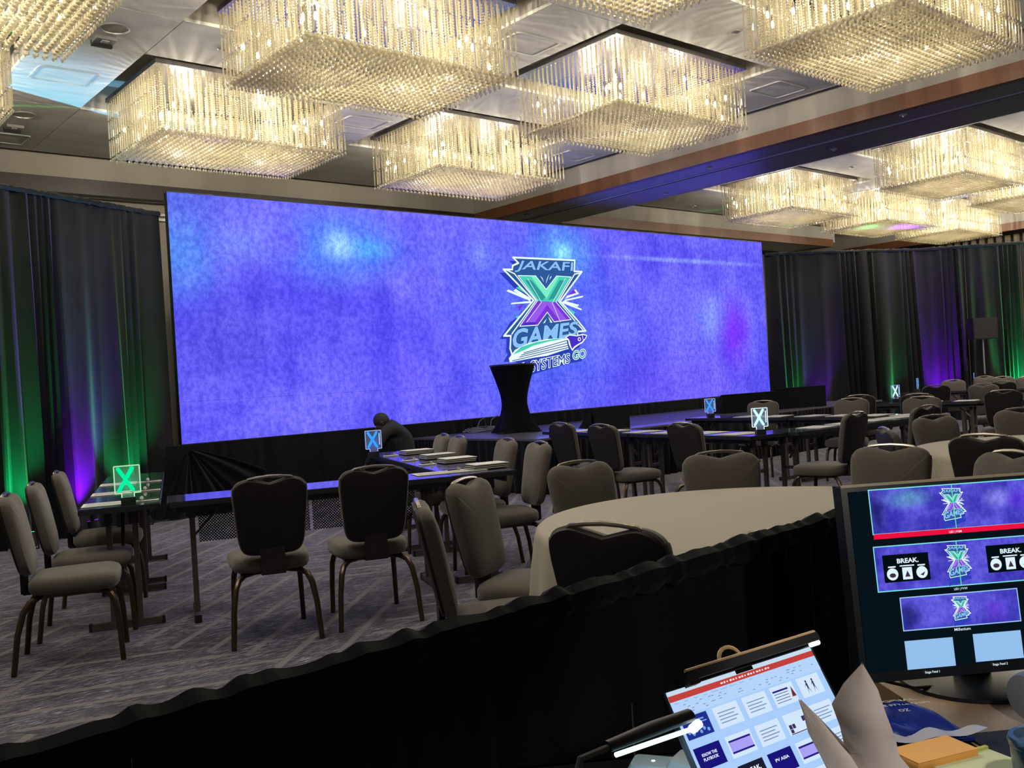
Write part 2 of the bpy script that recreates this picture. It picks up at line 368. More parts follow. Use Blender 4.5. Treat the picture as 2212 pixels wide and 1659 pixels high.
for (x, y, lb) in ((11.78, 9.73, 'small white sprinkler cap at the near edge of the beam, nearest the screen'), (10.9, 8.18, 'small white sprinkler cap on the blue-lit beam'),
        (10.85, 12.0, 'tiny dark sprinkler cap on the beam close to the screen'), (10.8, 5.31, 'small sprinkler cap on the dark part of the beam'), (11.6, 6.68, 'small pair of sprinkler caps below the white track')):
    o = thing('sprinkler', lb, 'sprinkler', (x, y, 4.19)); MB().lathe([(.045, 0), (.045, -.006), (.03, -.012)], 16).obj('cover_plate', M_white, o, True)
    MB().lathe([(.012, -.012), (.008, -.03)], 8).obj('nozzle', M_alu, o)
def access(x, y, lb):
    o = thing('speaker_grille', lb, 'ceiling speaker', (x, y, CZ), 0)
    def rr(w_, d_, c_, z): 
        pts = []
        for (sx, sy, a0) in ((1, 1, 0), (-1, 1, 90), (-1, -1, 180), (1, -1, 270)):
            for k in range(5):
                a = math.radians(a0+k*22.5); pts.append((sx*(w_-c_)+c_*math.cos(a), sy*(d_-c_)+c_*math.sin(a), z))
        return pts
    MB().rings([rr(.29, .22, .05, 0), rr(.29, .22, .05, -.012), rr(.275, .205, .04, -.014), rr(.272, .202, .04, -.006)], cap=False).obj('frame', M_white, o)
    MB().rings([rr(.272, .202, .04, -.004), rr(.18, .13, .02, -.006)], cap=True).obj('grille', M_plaster, o)
for x, y, lb in ((2.91, 9.9, 'rounded rectangular ceiling panel between the left chandeliers, by the blue glow'), (6.31, 6.84, 'rounded rectangular ceiling panel right of the biggest chandelier'),
        (6.35, 9.94, 'rounded rectangular ceiling panel between the two lower chandeliers'), (10.0, 9.95, 'rounded rectangular ceiling panel right of the lowest chandelier'),
        (9.94, 6.4, 'rounded rectangular ceiling panel under the upper right chandelier'), (2.9, 12.5, 'rounded rectangular ceiling panel at the far left ceiling edge')):
    access(x, y, lb)
for (x, y, lb) in ((2.92, 8.72, 'square ceiling sensor next to the large round downlight'), (2.92, 11.95, 'square ceiling sensor at the far left of the ceiling')):
    o = thing('ceiling_sensor', lb, 'sensor', (x, y, CZ)); MB().box((-.09, -.07, -.03), (.09, .07, 0)).obj('housing', M_alu, o)
    MB().box((-.09, .07, -.05), (.09, .11, 0)).obj('bezel', M_blackp, o); MB().box((-.03, -.03, -.034), (.03, .03, -.03)).obj('lens', M_white, o)

# ================================================================== CHANDELIERS
P_ = .0655
nx, ny = 32, 22
def strand_mesh():
    b = MB(); z = 0.
    b.tube([(0, 0, 0), (0, 0, -.02)], .003, 4)
    for seg in range(3):
        z = -.02-seg*.205
        b.lathe([(.004, z), (.0105, z-.012), (.004, z-.024)], 6); b.tube([(0, 0, z-.026), (0, 0, z-.185)], .0078, 6)
    b.lathe([(.004, -.63), (.013, -.645), (.013, -.655), (.003, -.672)], 6)
    return b.mesh('crystal_strand', M_crys)
def ico(r, sub=1):
    bm = bmesh.new(); bmesh.ops.create_icosphere(bm, subdivisions=sub, radius=r); me = bpy.data.meshes.new('s'); bm.to_mesh(me)
    vs = [v.co.copy() for v in bm.verts]; fs = [tuple(v.index for v in f.verts) for f in bm.faces]; bm.free(); bpy.data.meshes.remove(me); return vs, fs
ME_strand = strand_mesh()
bb = MB(); v_, f_ = ico(.0265, 2); bb.add([(v.x, v.y, v.z) for v in v_], f_); bb.tube([(0, 0, .024), (0, 0, .05)], .003, 4)
bb.lathe([(.006, -.024), (.012, -.03), (.012, -.052), (.007, -.056)], 6)
ME_ball = bb.mesh('crystal_ball', M_ball, True)
v1, f1 = ico(.0265, 1)
def balls_stuff(keys):
    b = MB()
    for (i, j) in keys:
        x, y = (i-nx/2)*P_, (j-ny/2)*P_
        b.add([(v.x+x, v.y+y, v.z-.625) for v in v1], f1)
        if i in (1, nx-1) or j in (1, ny-1): b.lathe([(.006, -.65), (.012, -.655), (.011, -.675)], 5, (x, y))
    return b.mesh('crystal_balls', M_ball)
allk = [(i, j) for i in range(1, nx) for j in range(1, ny)]
nearsort = sorted(allk, key=lambda k: k[0]*.76+k[1]*.65)
near300 = nearsort[:300]
ME_rest = balls_stuff(nearsort[300:]); ME_all = balls_stuff(allk)
# inner bead chains in uneven rows
b = MB(); rnd = random.Random(3)
oc = [(1,0,0),(-1,0,0),(0,1,0),(0,-1,0),(0,0,1),(0,0,-1)]; of = [(0,2,4),(2,1,4),(1,3,4),(3,0,4),(2,0,5),(1,2,5),(3,1,5),(0,3,5)]
for i in range(0, nx+1):
    for j in range(0, ny+1):
        ring = min(i, nx-i, j, ny-j)
        if ring > 2 and (i % 2 or j % 2): continue
        if ring == 0 and (i+j) % 2: continue
        if ring == 2 and (i+j) % 3: continue
        if ring > 4 and (i+j) % 4: continue
        x, y = (i-nx/2)*P_+.03*(1 if i < nx/2 else -1), (j-ny/2)*P_+.03*(1 if j < ny/2 else -1); n = 24
        for k in range(n):
            z = -.02-k*.0245; r = .0115
            b.add([(x+a*r, y+c*r, z+d*r*1.1) for a, c, d in oc], of)
ME_chain = b.mesh('bead_chains', M_crys)
ME_plate = MB().box((-CW/2-.03, -CD/2-.03, 0), (CW/2+.03, CD/2+.03, .045)).mesh('mount_plate', M_chrome)
ME_stem = MB().box((-.3, -.2, .045), (.3, .2, .25)).mesh('ceiling_mount', M_alu)
ME_bulb = MB().lathe([(.004, -.03), (.012, -.022), (.014, 0), (.010, .02), (.004, .03)], 8).mesh('bulb', M_bulb, True)
ME_sock = MB().lathe([(.009, 0), (.009, .05)], 8).mesh('socket', M_chrome)
names = {(4.6, 6.97): 'biggest crystal chandelier, top centre, hiding part of the one to its left',
 (4.6, 9.93): 'crystal chandelier left of centre with the blue ceiling glow at its left edge',
 (8.0, 9.93): 'crystal chandelier hanging lowest over the middle of the screen',
 (8.0, 6.97): 'crystal chandelier in the centre right, next to the cherry band of the beam',
 (8.0, 4.05): 'crystal chandelier at the top right, just left of the beam, cut by the top edge',
 (4.6, 4.05): 'crystal chandelier showing only its lowest corner at the top edge',
 (1.2, 6.97): 'crystal chandelier in the top left corner of the picture',
 (1.2, 9.93): 'crystal chandelier of which only a sliver shows at the left edge',
 (15.3, 9.73): 'leftmost chandelier of the right room, lit against the blue ceiling',
 (18.55, 9.73): 'chandelier of the right room, second from the left along the front row',
 (21.6, 9.73): 'chandelier of the right room hanging lowest over the right drape',
 (15.3, 6.8): 'largest chandelier of the right room, just past the beam',
 (18.55, 6.8): 'chandelier of the right room cut by the right edge of the picture'}
near = {(4.6, 6.97), (8.0, 4.05), (8.0, 6.97), (4.6, 4.05), (1.2, 6.97)}
rnd = random.Random(11)
BULBS = [(-.78+.52*i+rnd.uniform(-.09, .09), -.48+.48*j+rnd.uniform(-.1, .1), rnd.choice((-.2, -.3, -.42))+rnd.uniform(-.03, .03)) for i in range(4) for j in range(3)]
BULBS += [(rnd.uniform(-.9, .9), s*.62, rnd.uniform(-.5, -.28)) for s in (-1, 1) for _ in range(4)] + [(s*.93, rnd.uniform(-.6, .6), rnd.uniform(-.5, -.28)) for s in (-1, 1) for _ in range(3)]
per = [(i, 0) for i in range(nx+1)] + [(i, ny) for i in range(nx+1)] + [(0, j) for j in range(1, ny)] + [(nx, j) for j in range(1, ny)]
for (cx, cy), lb in names.items():
    root = thing('crystal_chandelier', lb, 'chandelier', (cx, cy, 4.68), 0, 'square crystal chandeliers on the ceiling')
    place('mount_plate', ME_plate, root, label='mirrored mounting plate'); place('ceiling_mount', ME_stem, root)
    for (i, j) in per: place('crystal_strand', ME_strand, root, ((i-nx/2)*P_, (j-ny/2)*P_, 0))
    place('bead_chains', ME_chain, root, kind='stuff')
    if (cx, cy) in near:
        for (i, j) in near300: place('crystal_ball', ME_ball, root, ((i-nx/2)*P_, (j-ny/2)*P_, -.625))
        place('crystal_balls', ME_rest, root, kind='stuff')
    else: place('crystal_balls', ME_all, root, kind='stuff')
    for bp in BULBS:
        q = place('bulb', ME_bulb, root, bp, label='glowing bulb'); place('socket', ME_sock, q, (0, 0, .03))
for (cx, cy) in grid:
    ld = bpy.data.lights.new('chandelier_light', 'POINT'); ld.energy = CHANDELIER_W; ld.color = (1., .93, .78); ld.shadow_soft_size = .035
    for dx, dy in ((-.62, -.3), (.58, .33), (-.3, .36), (.35, -.34)):
        lo = bpy.data.objects.new('chandelier_light', ld); COL.objects.link(lo); lo.location = (cx+dx, cy+dy, 4.42)

# ================================================================== LED WALL, STAGE
LW, LH, LX, LZ = 12.0, 3.0, 4.335, .85
led_root = thing('led_wall', 'huge wide video wall glowing blue and violet with a big X emblem', 'screen', (LX, 11.1, LZ))
M_led = picture('led_picture', '#504ae4', '#6e68f4', [
    (0., 2.3, 1.0, .9, '#4f8fe8', .75), (.2, 3.1, 1.6, .6, '#4c68c8', .5), (2.3, 2.47, 1.5, .75, '#4d84f5', .9), (2.3, 2.47, .42, .3, '#9ccdff', .8), (2.75, 2.45, .5, .22, '#58b4f4', .6), (.9, 2.46, .6, .45, '#7a8cf4', .7),
    (1.5, 2.5, .6, .4, '#6a5cf0', .6), (3.9, 2.45, .6, .4, '#6c72f4', .5), (4.7, 2.45, .45, .35, '#7c90f8', .5), (5.9, 1.5, 3.0, 2.2, '#4c6cf2', .7), (6.45, 2.56, 1.0, .7, '#5aa0f6', .8), (6.45, 2.56, .3, .24, '#8fe0ff', .9),
    (9.2, 1.5, 2.6, 1.3, '#6a68f4', .55), (10.35, 1.45, .75, .7, '#8098fa', .75), (10.9, 1.2, .8, 1.0, '#7424f0', .85), (9.6, 2.54, 3.4, .07, '#8fa4fa', .55), (9.5, .3, 3., .8, '#6c50ec', .5),
    (3.4, .9, 2.2, 1.2, '#5448f0', .5), (.6, 1.2, 1.2, .9, '#3c38c8', .6)], grain=14, grain_amt=.40, strength=1.12)
pw = .5
ME_cab = None
backing = MB().box((0, .03, 0), (LW, .12, LH)).obj('frame', M_blackp, led_root)
texref = led_root
for i in range(24):
    for j in range(6):
        o = MB().box((i*pw+.001, -.0, j*pw+.001), ((i+1)*pw-.001, .03, (j+1)*pw-.001)).obj('led_panel', M_led, led_root)
ev = emit('edge_white', '#b9c4ff', 1.)
# ---- the emblem on the screen (metres on the wall; from the crop grid of the photograph)
def lg(X, Y): return (5.353+(X-315)*.001822-(Y-145)*.0000, 2.434-(Y-145)*.001302)
# perspective across the emblem: left edge and right edge scales differ slightly
_A = ((315,145),(5.353,2.434)),((1050,180),(6.69,2.439)),((207,288),(5.154,2.241)),((1140,315),(6.849,2.258)),((212,1082),(5.082,1.218)),((1188,1020),(6.86,1.279)),((550,660),(5.71,1.767)),((860,670),(6.273,1.759)),((270,1560),(5.131,.6)),((1180,1345),(6.806,.829))
_Mx = np.array([[1, a[0], a[1], a[0]*a[1]] for a, _ in _A]); _cx = np.linalg.lstsq(_Mx, np.array([b_[0] for _, b_ in _A]), rcond=None)[0]; _cz = np.linalg.lstsq(_Mx, np.array([b_[1] for _, b_ in _A]), rcond=None)[0]
def lg(X, Y):
    v = np.array([1, X, Y, X*Y]); return (float(v@_cx), float(v@_cz))
def tri_poly(name, pts, m, y, parent, tf=lg):
    """flat printed shape of any outline, facing -y"""
    bm = bmesh.new(); vs = [bm.verts.new((tf(*p)[0], y, tf(*p)[1])) for p in pts]
    es = [bm.edges.new((vs[i], vs[(i+1) % len(vs)])) for i in range(len(vs))]; bmesh.ops.triangle_fill(bm, use_beauty=True, edges=es, normal=(0, -1, 0))
    me = bpy.data.meshes.new(name); bm.to_mesh(me); bm.free(); me.materials.append(m); return place(name, me, parent)
def stroke(mb, pts, w_, y, tf=lg, closed=True):
    q = [tf(*p) for p in pts]; n = len(q)
    for i in range(n if closed else n-1):
        a, b_ = Vector(q[i]), Vector(q[(i+1) % n]); d = (b_-a)
        if d.length < 1e-6: continue
        d.normalize(); p = Vector((-d.y, d.x))*w_/2; a2 = a-d*w_*.4; b2 = b_+d*w_*.4
        mb.add([(v.x, y, v.y) for v in (a2-p, b2-p, b2+p, a2+p)], [(0, 1, 2, 3)])
    return mb
C_navy = emit('print_navy', '#1c3a8c', 1.); C_steel = emit('print_steel', '#2f5a9c', 1.); C_white = emit('print_white', '#e6fbff', 1.1); C_ice = emit('print_ice', '#8cc4f6', 1.)
C_teal = emit('print_teal', '#4cd0b8', 1.); C_teal2 = emit('print_teal_light', '#7ff0c8', 1.); C_teal3 = emit('print_teal_dark', '#2f9c9a', 1.); C_pur = emit('print_purple', '#7a38d8', 1.); C_pur2 = emit('print_violet', '#9a5cf0', 1.); C_pur3 = emit('print_indigo', '#4a30c8', 1.)
C_shadow = emit('print_shade', '#2c40b8', 1.); C_blue2 = emit('print_blue', '#2030a8', 1.)
def build_logo(parent, tf, y0, s=1., full=True):
    dy = .002*s if s < 1 else .004
    outer = [(315,145),(1052,180),(1045,312),(1142,316),(868,668),(1090,905),(1188,1022),(1075,1032),(1095,1060),(1196,1082),(1150,1180),(1060,1225),(1180,1240),(1180,1345),(1000,1375),(560,1510),(400,1490),(262,1568),(262,1430),(420,1360),(252,1352),(300,1262),(280,1235),(288,1082),(212,1082),(330,880),(410,820),(550,660),(207,288),(305,290),(310,243),(375,212)]
    sh = [(x-42, y+38) for x, y in outer]
    tri_poly('emblem_shade', sh, C_shadow, y0-dy, parent, tf)
    body = [(315,145),(1052,180),(1045,312),(1142,316),(868,668),(1090,905),(1188,1022),(1075,1032),(1090,1090),(930,1130),(960,1230),(300,1300),(280,1235),(288,1082),(212,1082),(548,658),(207,288),(305,290),(310,243),(375,212)]
    tri_poly('emblem_plate', body, C_steel, y0-2*dy, parent, tf)
    # burst shards
    sh = MB(); shards_w = [[(240,548),(262,530),(520,640),(510,668)],[(320,545),(345,520),(510,630),(500,655)],[(285,705),(300,688),(520,665),(515,690)],[(1158,602),(1150,622),(915,672),(925,650)],[(1132,778),(1138,760),(900,668),(895,690)],[(1105,712),(1085,735),(905,680),(915,662)],[(1060,525),(1105,580),(930,640),(945,615)]]
    for p in shards_w: sh.poly([(tf(*q)[0], y0-3*dy, tf(*q)[1]) for q in p])
    sh.obj('burst_ray', C_white, parent)
    for c, pl_ in ((C_teal, [[(345,508),(390,490),(480,590)],[(965,745),(1055,800),(1035,835)],[(340,850),(400,838),(365,885)]]), (C_pur, [[(360,728),(440,705),(385,780)],[(960,600),(1035,525),(1070,572)]])):
        k = MB()
        for p in pl_: k.poly([(tf(*q)[0], y0-3.2*dy, tf(*q)[1]) for q in p])
        k.obj('burst_chip', c, parent)
    ln = MB(); w_ = .028*s if s == 1 else .0011
    stroke(ln, body, w_, y0-3.5*dy, tf); stroke(ln, [(240,295),(330,340),(575,660),(300,1060)], w_*.7, y0-3.5*dy, tf, False); stroke(ln, [(1110,335),(1050,345),(845,668),(1060,915),(1150,1010)], w_*.7, y0-3.5*dy, tf, False)
    ln.obj('emblem_outline', C_white, parent)
    # the X
    tri_poly('x_upper', [(368,363),(572,367),(697,528),(822,368),(1003,380),(815,680),(590,666)], C_teal, y0-4*dy, parent, tf)
    tri_poly('x_upper_light', [(572,367),(697,528),(822,368),(860,372),(700,640),(520,375)], C_teal2, y0-4.4*dy, parent, tf)
    tri_poly('x_upper_face', [(450,415),(520,418),(690,620),(650,660),(600,640)], C_teal3, y0-4.6*dy, parent, tf)
    tri_poly('x_upper_face', [(860,418),(930,420),(790,640),(720,655)], C_teal3, y0-4.6*dy, parent, tf)
    tri_poly('x_lower', [(590,666),(815,680),(1000,888),(790,915),(708,800),(595,955),(385,968)], C_pur, y0-4*dy, parent, tf)
    tri_poly('x_lower_light', [(640,672),(770,678),(950,895),(870,912),(708,712),(560,925),(470,920)], C_pur2, y0-4.4*dy, parent, tf)
    tri_poly('x_lower_foot', [(465,920),(580,922),(560,962),(385,968)], C_pur3, y0-4.6*dy, parent, tf)
    xl = MB(); stroke(xl, [(368,363),(572,367),(697,528),(822,368),(1003,380),(815,680),(1000,888),(790,915),(708,800),(595,955),(385,968),(590,666)], w_*.45, y0-4.8*dy, tf)
    stroke(xl, [(465,920),(640,680),(480,400)], w_*.3, y0-4.8*dy, tf, False); stroke(xl, [(865,915),(770,690),(930,400)], w_*.3, y0-4.8*dy, tf, False)
    for p in ([(735,340),(690,470),(705,400)], [(625,365),(672,445),(650,390)], [(765,365),(735,420),(745,380)], [(700,875),(655,935),(680,925)], [(720,850),(770,925),(745,925)]):
        xl.poly([(tf(*q)[0], y0-4.9*dy, tf(*q)[1]) for q in p])
    xl.obj('x_outline', C_white, parent)
    k = MB(); quad_text(k, 'JAKAFI', tf(330,318), tf(1018,338), tf(1028,205), tf(385,185), y0-5.2*dy, .018); k.obj('lettering', C_ice, parent)
    k = MB(); quad_text(k, 'GAMES', tf(300,1238), tf(1065,1068), tf(1085,912), tf(325,1012), y0-5.2*dy, .03); k.obj('lettering', C_ice, parent)
    if not full: return
    k = MB(); quad_text(k, 'GAMES', tf(300,1238), tf(1065,1068), tf(1085,912), tf(325,1012), y0-5.0*dy, .055); k.obj('lettering_edge', C_navy, parent)
    k = MB(); quad_text(k, 'JAKAFI', tf(330,318), tf(1018,338), tf(1028,205), tf(385,185), y0-5.0*dy, .045); k.obj('lettering_edge', C_navy, parent)
    # swoosh and rocket
    tri_poly('swoosh', [(262,1350),(330,1250),(480,1170),(700,1120),(935,1108),(960,1235),(700,1320),(560,1340),(272,1398)], C_white, y0-5.5*dy, parent, tf)
    tri_poly('swoosh_green', [(300,1310),(400,1215),(560,1160),(780,1120),(930,1112),(720,1150),(540,1200),(440,1250)], C_teal, y0-5.8*dy, parent, tf)
    k = MB()
    for a, b_ in (((430,1285),(950,1135)), ((400,1310),(955,1165)), ((380,1335),(960,1195)), ((300,1380),(960,1222))): stroke(k, [a, b_], .012, y0-5.9*dy, tf, False)
    k.obj('swoosh_line', C_navy, parent)
    tri_poly('rocket_edge', [(918,1098),(975,1065),(1070,1075),(1140,1058),(1200,1072),(1185,1110),(1140,1165),(1085,1195),(1040,1225),(1010,1262),(985,1225),(965,1180),(955,1130)], C_white, y0-6*dy, parent, tf)
    tri_poly('rocket', [(935,1100),(975,1078),(1070,1088),(1140,1072),(1188,1080),(1172,1110),(1130,1152),(1080,1180),(1030,1210),(1008,1240),(990,1200),(978,1150),(965,1120)], C_pur3, y0-6.3*dy, parent, tf)
    k = MB(); cx_, cy_ = 1098, 1122
    k.poly([(tf(cx_+20*math.cos(a), cy_+24*math.sin(a))[0], y0-6.6*dy, tf(cx_+20*math.cos(a), cy_+24*math.sin(a))[1]) for a in [i*PI/8 for i in range(16)]]); stroke(k, [(1135,1075),(1150,1140)], .012, y0-6.6*dy, tf, False); k.obj('rocket_window', C_white, parent)
    k = MB(); cx_, cy_ = 1098, 1122
    k.poly([(tf(cx_+11*math.cos(a), cy_+14*math.sin(a))[0], y0-6.9*dy, tf(cx_+11*math.cos(a), cy_+14*math.sin(a))[1]) for a in [i*PI/8 for i in range(16)]]); k.obj('rocket_porthole', C_pur3, parent)
    q4 = (tf(265,1575), tf(975,1400), tf(975,1290), tf(265,1440)); g4 = (tf(1015,1368), tf(1178,1338), tf(1178,1236), tf(1015,1268))
    k = MB(); quad_text(k, 'ALL SYSTEMS', *q4, y0-6.2*dy, .05); quad_text(k, 'GO', *g4, y0-6.2*dy, .06); k.obj('lettering_edge', C_white, parent)
    k = MB(); quad_text(k, 'ALL SYSTEMS', *q4, y0-6.6*dy, .0); k.obj('lettering', C_blue2, parent)
    k = MB(); quad_text(k, 'GO', *g4, y0-6.6*dy, .0); k.obj('lettering', C_teal3, parent)
build_logo(led_root, lg, 0.)
k = MB(); k.box((-.012, -.002, -.012), (LW+.012, .03, 0)).box((-.012, -.002, LH), (LW+.012, .03, LH+.012)).obj('rim', M_blackp, led_root)

def drape(name, pts, z0, z1, m, label, cat, amp=.06, per_fold=.16, pw_=1.2, seed=1, pipe=True, flare=1.0, parts=True, gath=.05, top_ruffle=True):
    """pleated fabric hung along a polyline; each width of fabric is its own panel"""
    R = random.Random(seed); root = thing(name, label, cat)
    P = [Vector((p[0], p[1])) for p in pts]; seg = [(P[i+1]-P[i]).length for i in range(len(P)-1)]; tot = sum(seg)
    def at(s):
        s = max(0, min(tot-1e-6, s)); i = 0
        while s > seg[i] and i < len(seg)-1: s -= seg[i]; i += 1
        t_ = s/seg[i]; d = (P[i+1]-P[i]).normalized(); return P[i]+(P[i+1]-P[i])*t_, Vector((d.y, -d.x))
    npan = max(1, round(tot/pw_)); nz = 14
    for k in range(npan):
        a, b_ = tot*k/npan, tot*(k+1)/npan; n = int((b_-a)/per_fold*8); mb = MB()
        fr = [R.choice((.25, .6, 1., 1.6)) for _ in range(int(n/8)+3)]; lean = R.uniform(-.25, .25); ph = R.uniform(0, 6); w1, w2 = R.uniform(.6, 1.6), R.uniform(0, 6)
        for j in range(nz+1):
            tz = j/nz; z = z1+(z0-z1)*tz
            for i in range(n+1):
                u = i/n; s = a+(b_-a)*u; q8 = i/8+w1*math.sin(u*7+w2)*.9+1; f0 = fr[min(int(q8) % len(fr), len(fr)-1)]; f1_ = fr[(int(q8)+1) % len(fr)]; fm = q8-int(q8); fold = math.sin(2*PI*q8+ph+lean*tz*6)*(f0*(1-fm)+f1_*fm)
                big_ = math.sin(2*PI*u*1.5+ph*2+tz*.8)*.9
                am = amp*(.30+.95*tz**.8)*flare; p, nn = at(s+lean*.12*tz*math.sin(PI*u)*2)
                off = fold*am+big_*am*.9*tz
                q = p+nn*off; mb.v.append((q.x, q.y, z))
        for j in range(nz):
            for i in range(n): o = j*(n+1)+i; mb.f.append((o, o+1, o+n+2, o+n+1))
        ob = mb.obj('drape_panel', m, root, True)
        if top_ruffle:   # gathered pocket over the pipe
            rf = MB(); n2 = int((b_-a)/(.035 if z1 > 2 else .010))
            for i in range(n2+1):
                s = a+(b_-a)*i/n2; p, nn = at(s); r1 = .030+R.uniform(-.006, .010) if z1 > 2 else .027+.0035*math.sin(s*58+2.2*math.sin(s*19))+.0022*math.sin(s*97+1.5*math.sin(s*41))
                for t_ in range(7):
                    an = PI*(-.35+1.7*t_/6); q = p+nn*(math.cos(an)*r1); rf.v.append((q.x, q.y, z1-.01+math.sin(an)*r1+(R.uniform(-.004, .004) if z1 > 2 else 0)))
            for i in range(n2):
                for t_ in range(6): o = i*7+t_; rf.f.append((o, o+1, o+8, o+7))
            rf.obj('rod_pocket', m, root, True)
    if pipe:
        pb = MB()
        for i in range(len(P)-1): pb.tube([(P[i].x, P[i].y, z1-.012), (P[i+1].x, P[i+1].y, z1-.012)], .015, 8)
        pb.obj('crossbar', M_blackp, root)
        for p in [p_+at(sum(seg[:i_]))[1]*(-.16 if z1 > 2 else .12) for i_, p_ in enumerate(P)]: MB().tube([(p.x, p.y, z0), (p.x, p.y, z1)], .02, 8).box((p.x-.2, p.y-.2, 0) if z0 < .01 else (p.x-.02, p.y-.02, z0), (p.x+.2, p.y+.2, .008) if z0 < .01 else (p.x+.02, p.y+.02, z0+.01)).obj('upright', M_alu, root)
    return root
drape('pipe_and_drape', [(.7, 9.65), (2.4, 10.44), (4.28, 11.28)], 0, 3.62, M_velour, 'tall black pleated drape left of the screen washed violet and green', 'drape', amp=.06, seed=4, pw_=.95, per_fold=.21)
drape('pipe_and_drape', [(16.42, 11.1), (17.7, 10.3), (19.6, 9.4), (21.05, 7.94), (22.3, 6.2)], 0, 3.62, M_velour, 'tall black pleated drape curving away right of the screen', 'drape', amp=.075, seed=9, pw_=1.2, per_fold=.24)
drape('screen_skirt', [(4.1, 11.02), (10.3, 11.02), (16.4, 11.02)], 0, .84, M_duve, 'black fabric skirt hanging below the video wall', 'skirt', amp=.02, seed=3, pw_=2.0, per_fold=.3, pipe=False, top_ruffle=False)
# swagged bunch of fabric at the left foot of the screen
mb = MB(); na, nr = 90, 12
for i in range(na+1):
    a = math.radians(-125+112*i/na)
    for j in range(nr+1):
        q = j/nr; rr = .03+.95*q; x = 4.30+rr*math.cos(a); z = .80+rr*math.sin(a)*.95-.12*q*q
        z = max(.012+.01*q, z); dep = .035*q**.7*math.sin(i*.62+1.2*math.sin(i*.21))+.02*math.sin(i*.23)
        mb.v.append((x, 10.90-.05*(1-q)-.03*q+dep, z))
for i in range(na):
    for j in range(nr): o = i*(nr+1)+j; mb.f.append((o, o+1, o+nr+2, o+nr+1))
mb.obj('tied_fabric', M_duve, None, True, label='knotted black fabric gathered at the bottom left corner of the video wall', cat='fabric')
# stage
SZ = .66
stg = thing('stage', 'low stage in front of the video wall with a lavender-lit deck', 'stage', (0, 0, 0))
M_deck = mat('stage_deck', (.13, .12, .14), .30, spec=1., noise=(14, .3, (.2, 3, 1)), coat=.5)
for i in range(7):
    a = 7.5+i*1.16
    for j, (c, d) in enumerate(((8.35, 9.65), (9.65, 10.95))): MB().box((a+.003, c+.003, SZ-.05), (a+1.157, d-.003, SZ)).obj('deck_panel', M_deck, stg)
MB().box((7.55, 8.40, .0), (15.55, 10.9, SZ-.05)).obj('stage_frame', M_blackp, stg)
drape('stage_skirt', [(7.47, 10.9), (7.47, 8.31), (11.5, 8.31), (15.65, 8.31), (15.65, 10.9)], 0, SZ-.02, M_duve, 'black pleated skirt round the stage edge', 'skirt', amp=.02, seed=13, pw_=2.0, per_fold=.12, pipe=False, top_ruffle=False)
# high cocktail table in a stretch cover
hb = thing('cocktail_table', 'tall hourglass cocktail table under a black stretch cover on the stage', 'table', (8.56, 9.95, SZ), .3)
n = 48; rg = []
H_ = .92
for j in range(15):
    tz = j/14; z = H_*(1-tz); base = float(np.interp(tz, (0, .08, .2, .4, .55, .7, .85, 1), (.31, .29, .25, .195, .172, .18, .205, .24))); rr = []
    for k in range(n):
        a = 2*PI*k/n; star = .5+.5*math.cos(4*a); r = base + (tz**4)*.17*star**1.5; rr.append((r*math.cos(a), r*math.sin(a), z))
    rg.append(rr)
MB().rings(rg).obj('stretch_cover', mat('spandex', (.004, .004, .007), .9, spec=.1), hb, True)
MB().lathe([(.30, H_-.01), (.318, H_), (.318, H_+.018), (.30, H_+.022)], 40).obj('tabletop', M_blackp, hb, True)
for k in range(4): MB().lathe([(.04, 0), (.04, .02)], 12, (.37*math.cos(k*PI/2), .37*math.sin(k*PI/2))).obj('foot', M_blackp, hb)
# coil of cables
cb = MB(); R = random.Random(8)
pts = []
for i in range(220):
    a = i*.33; r = .16+.12*math.sin(i*.21)+R.uniform(-.02, .02); pts.append((r*math.cos(a)*1.6, r*math.sin(a), .012+.05*abs(math.sin(i*.37))*(1-i/260)))
cb.tube(pts, .006, 5)
cb.tube([(0, 0, .02), (.05, .02, .16), (.18, .04, .22), (.32, .05, .15), (.36, .06, .01)], .006, 5); cb.tube([(-.25, 0, .02), (-.18, .02, .15), (-.08, .02, .2), (-.05, .03, .08), (.1, 0, .01)], .006, 5)
cb.obj('cable_heap', mat('grey_cable', (.16, .155, .17), .5), None, True, loc=(8.75, 10.75, SZ), label='loose heap of thin cables on the stage left of the cocktail table', cat='cable')
# confidence monitors lying on the stage lip
def conf(x, y, rz, w_, lb, h=.30):
    o = thing('floor_monitor', lb, 'monitor', (x, y, SZ), rz, 'black monitors on the stage lip')
    MB().prism([(-w_/2, .0), (w_/2, .0), (w_/2, h), (-w_/2, h*.98)], 0, .05).obj('housing', M_duve, o)
    MB().add([(-w_/2, .0, 0), (w_/2, 0, 0), (w_/2, .34, 0), (-w_/2, .34, 0), (-w_/2, .05, h*.98), (w_/2, .05, h)], [(0, 1, 5, 4), (2, 3, 4, 5), (0, 4, 3), (1, 2, 5), (0, 3, 2, 1)]).obj('fabric_cover', M_duve, o)
    MB().box((-w_/2+.03, .052, .06), (w_/2-.03, .056, h-.03)).obj('screen', M_blackp, o)
conf(9.02, 8.55, .0, .66, 'black covered floor monitor on the stage edge, alone in the middle', .30)
conf(12.6, 8.95, -.45, .95, 'black floor monitor, left one of the pair at the right of the stage', .30)
conf(13.5, 8.62, -.45, .95, 'black floor monitor, right one of the pair at the right of the stage', .34)

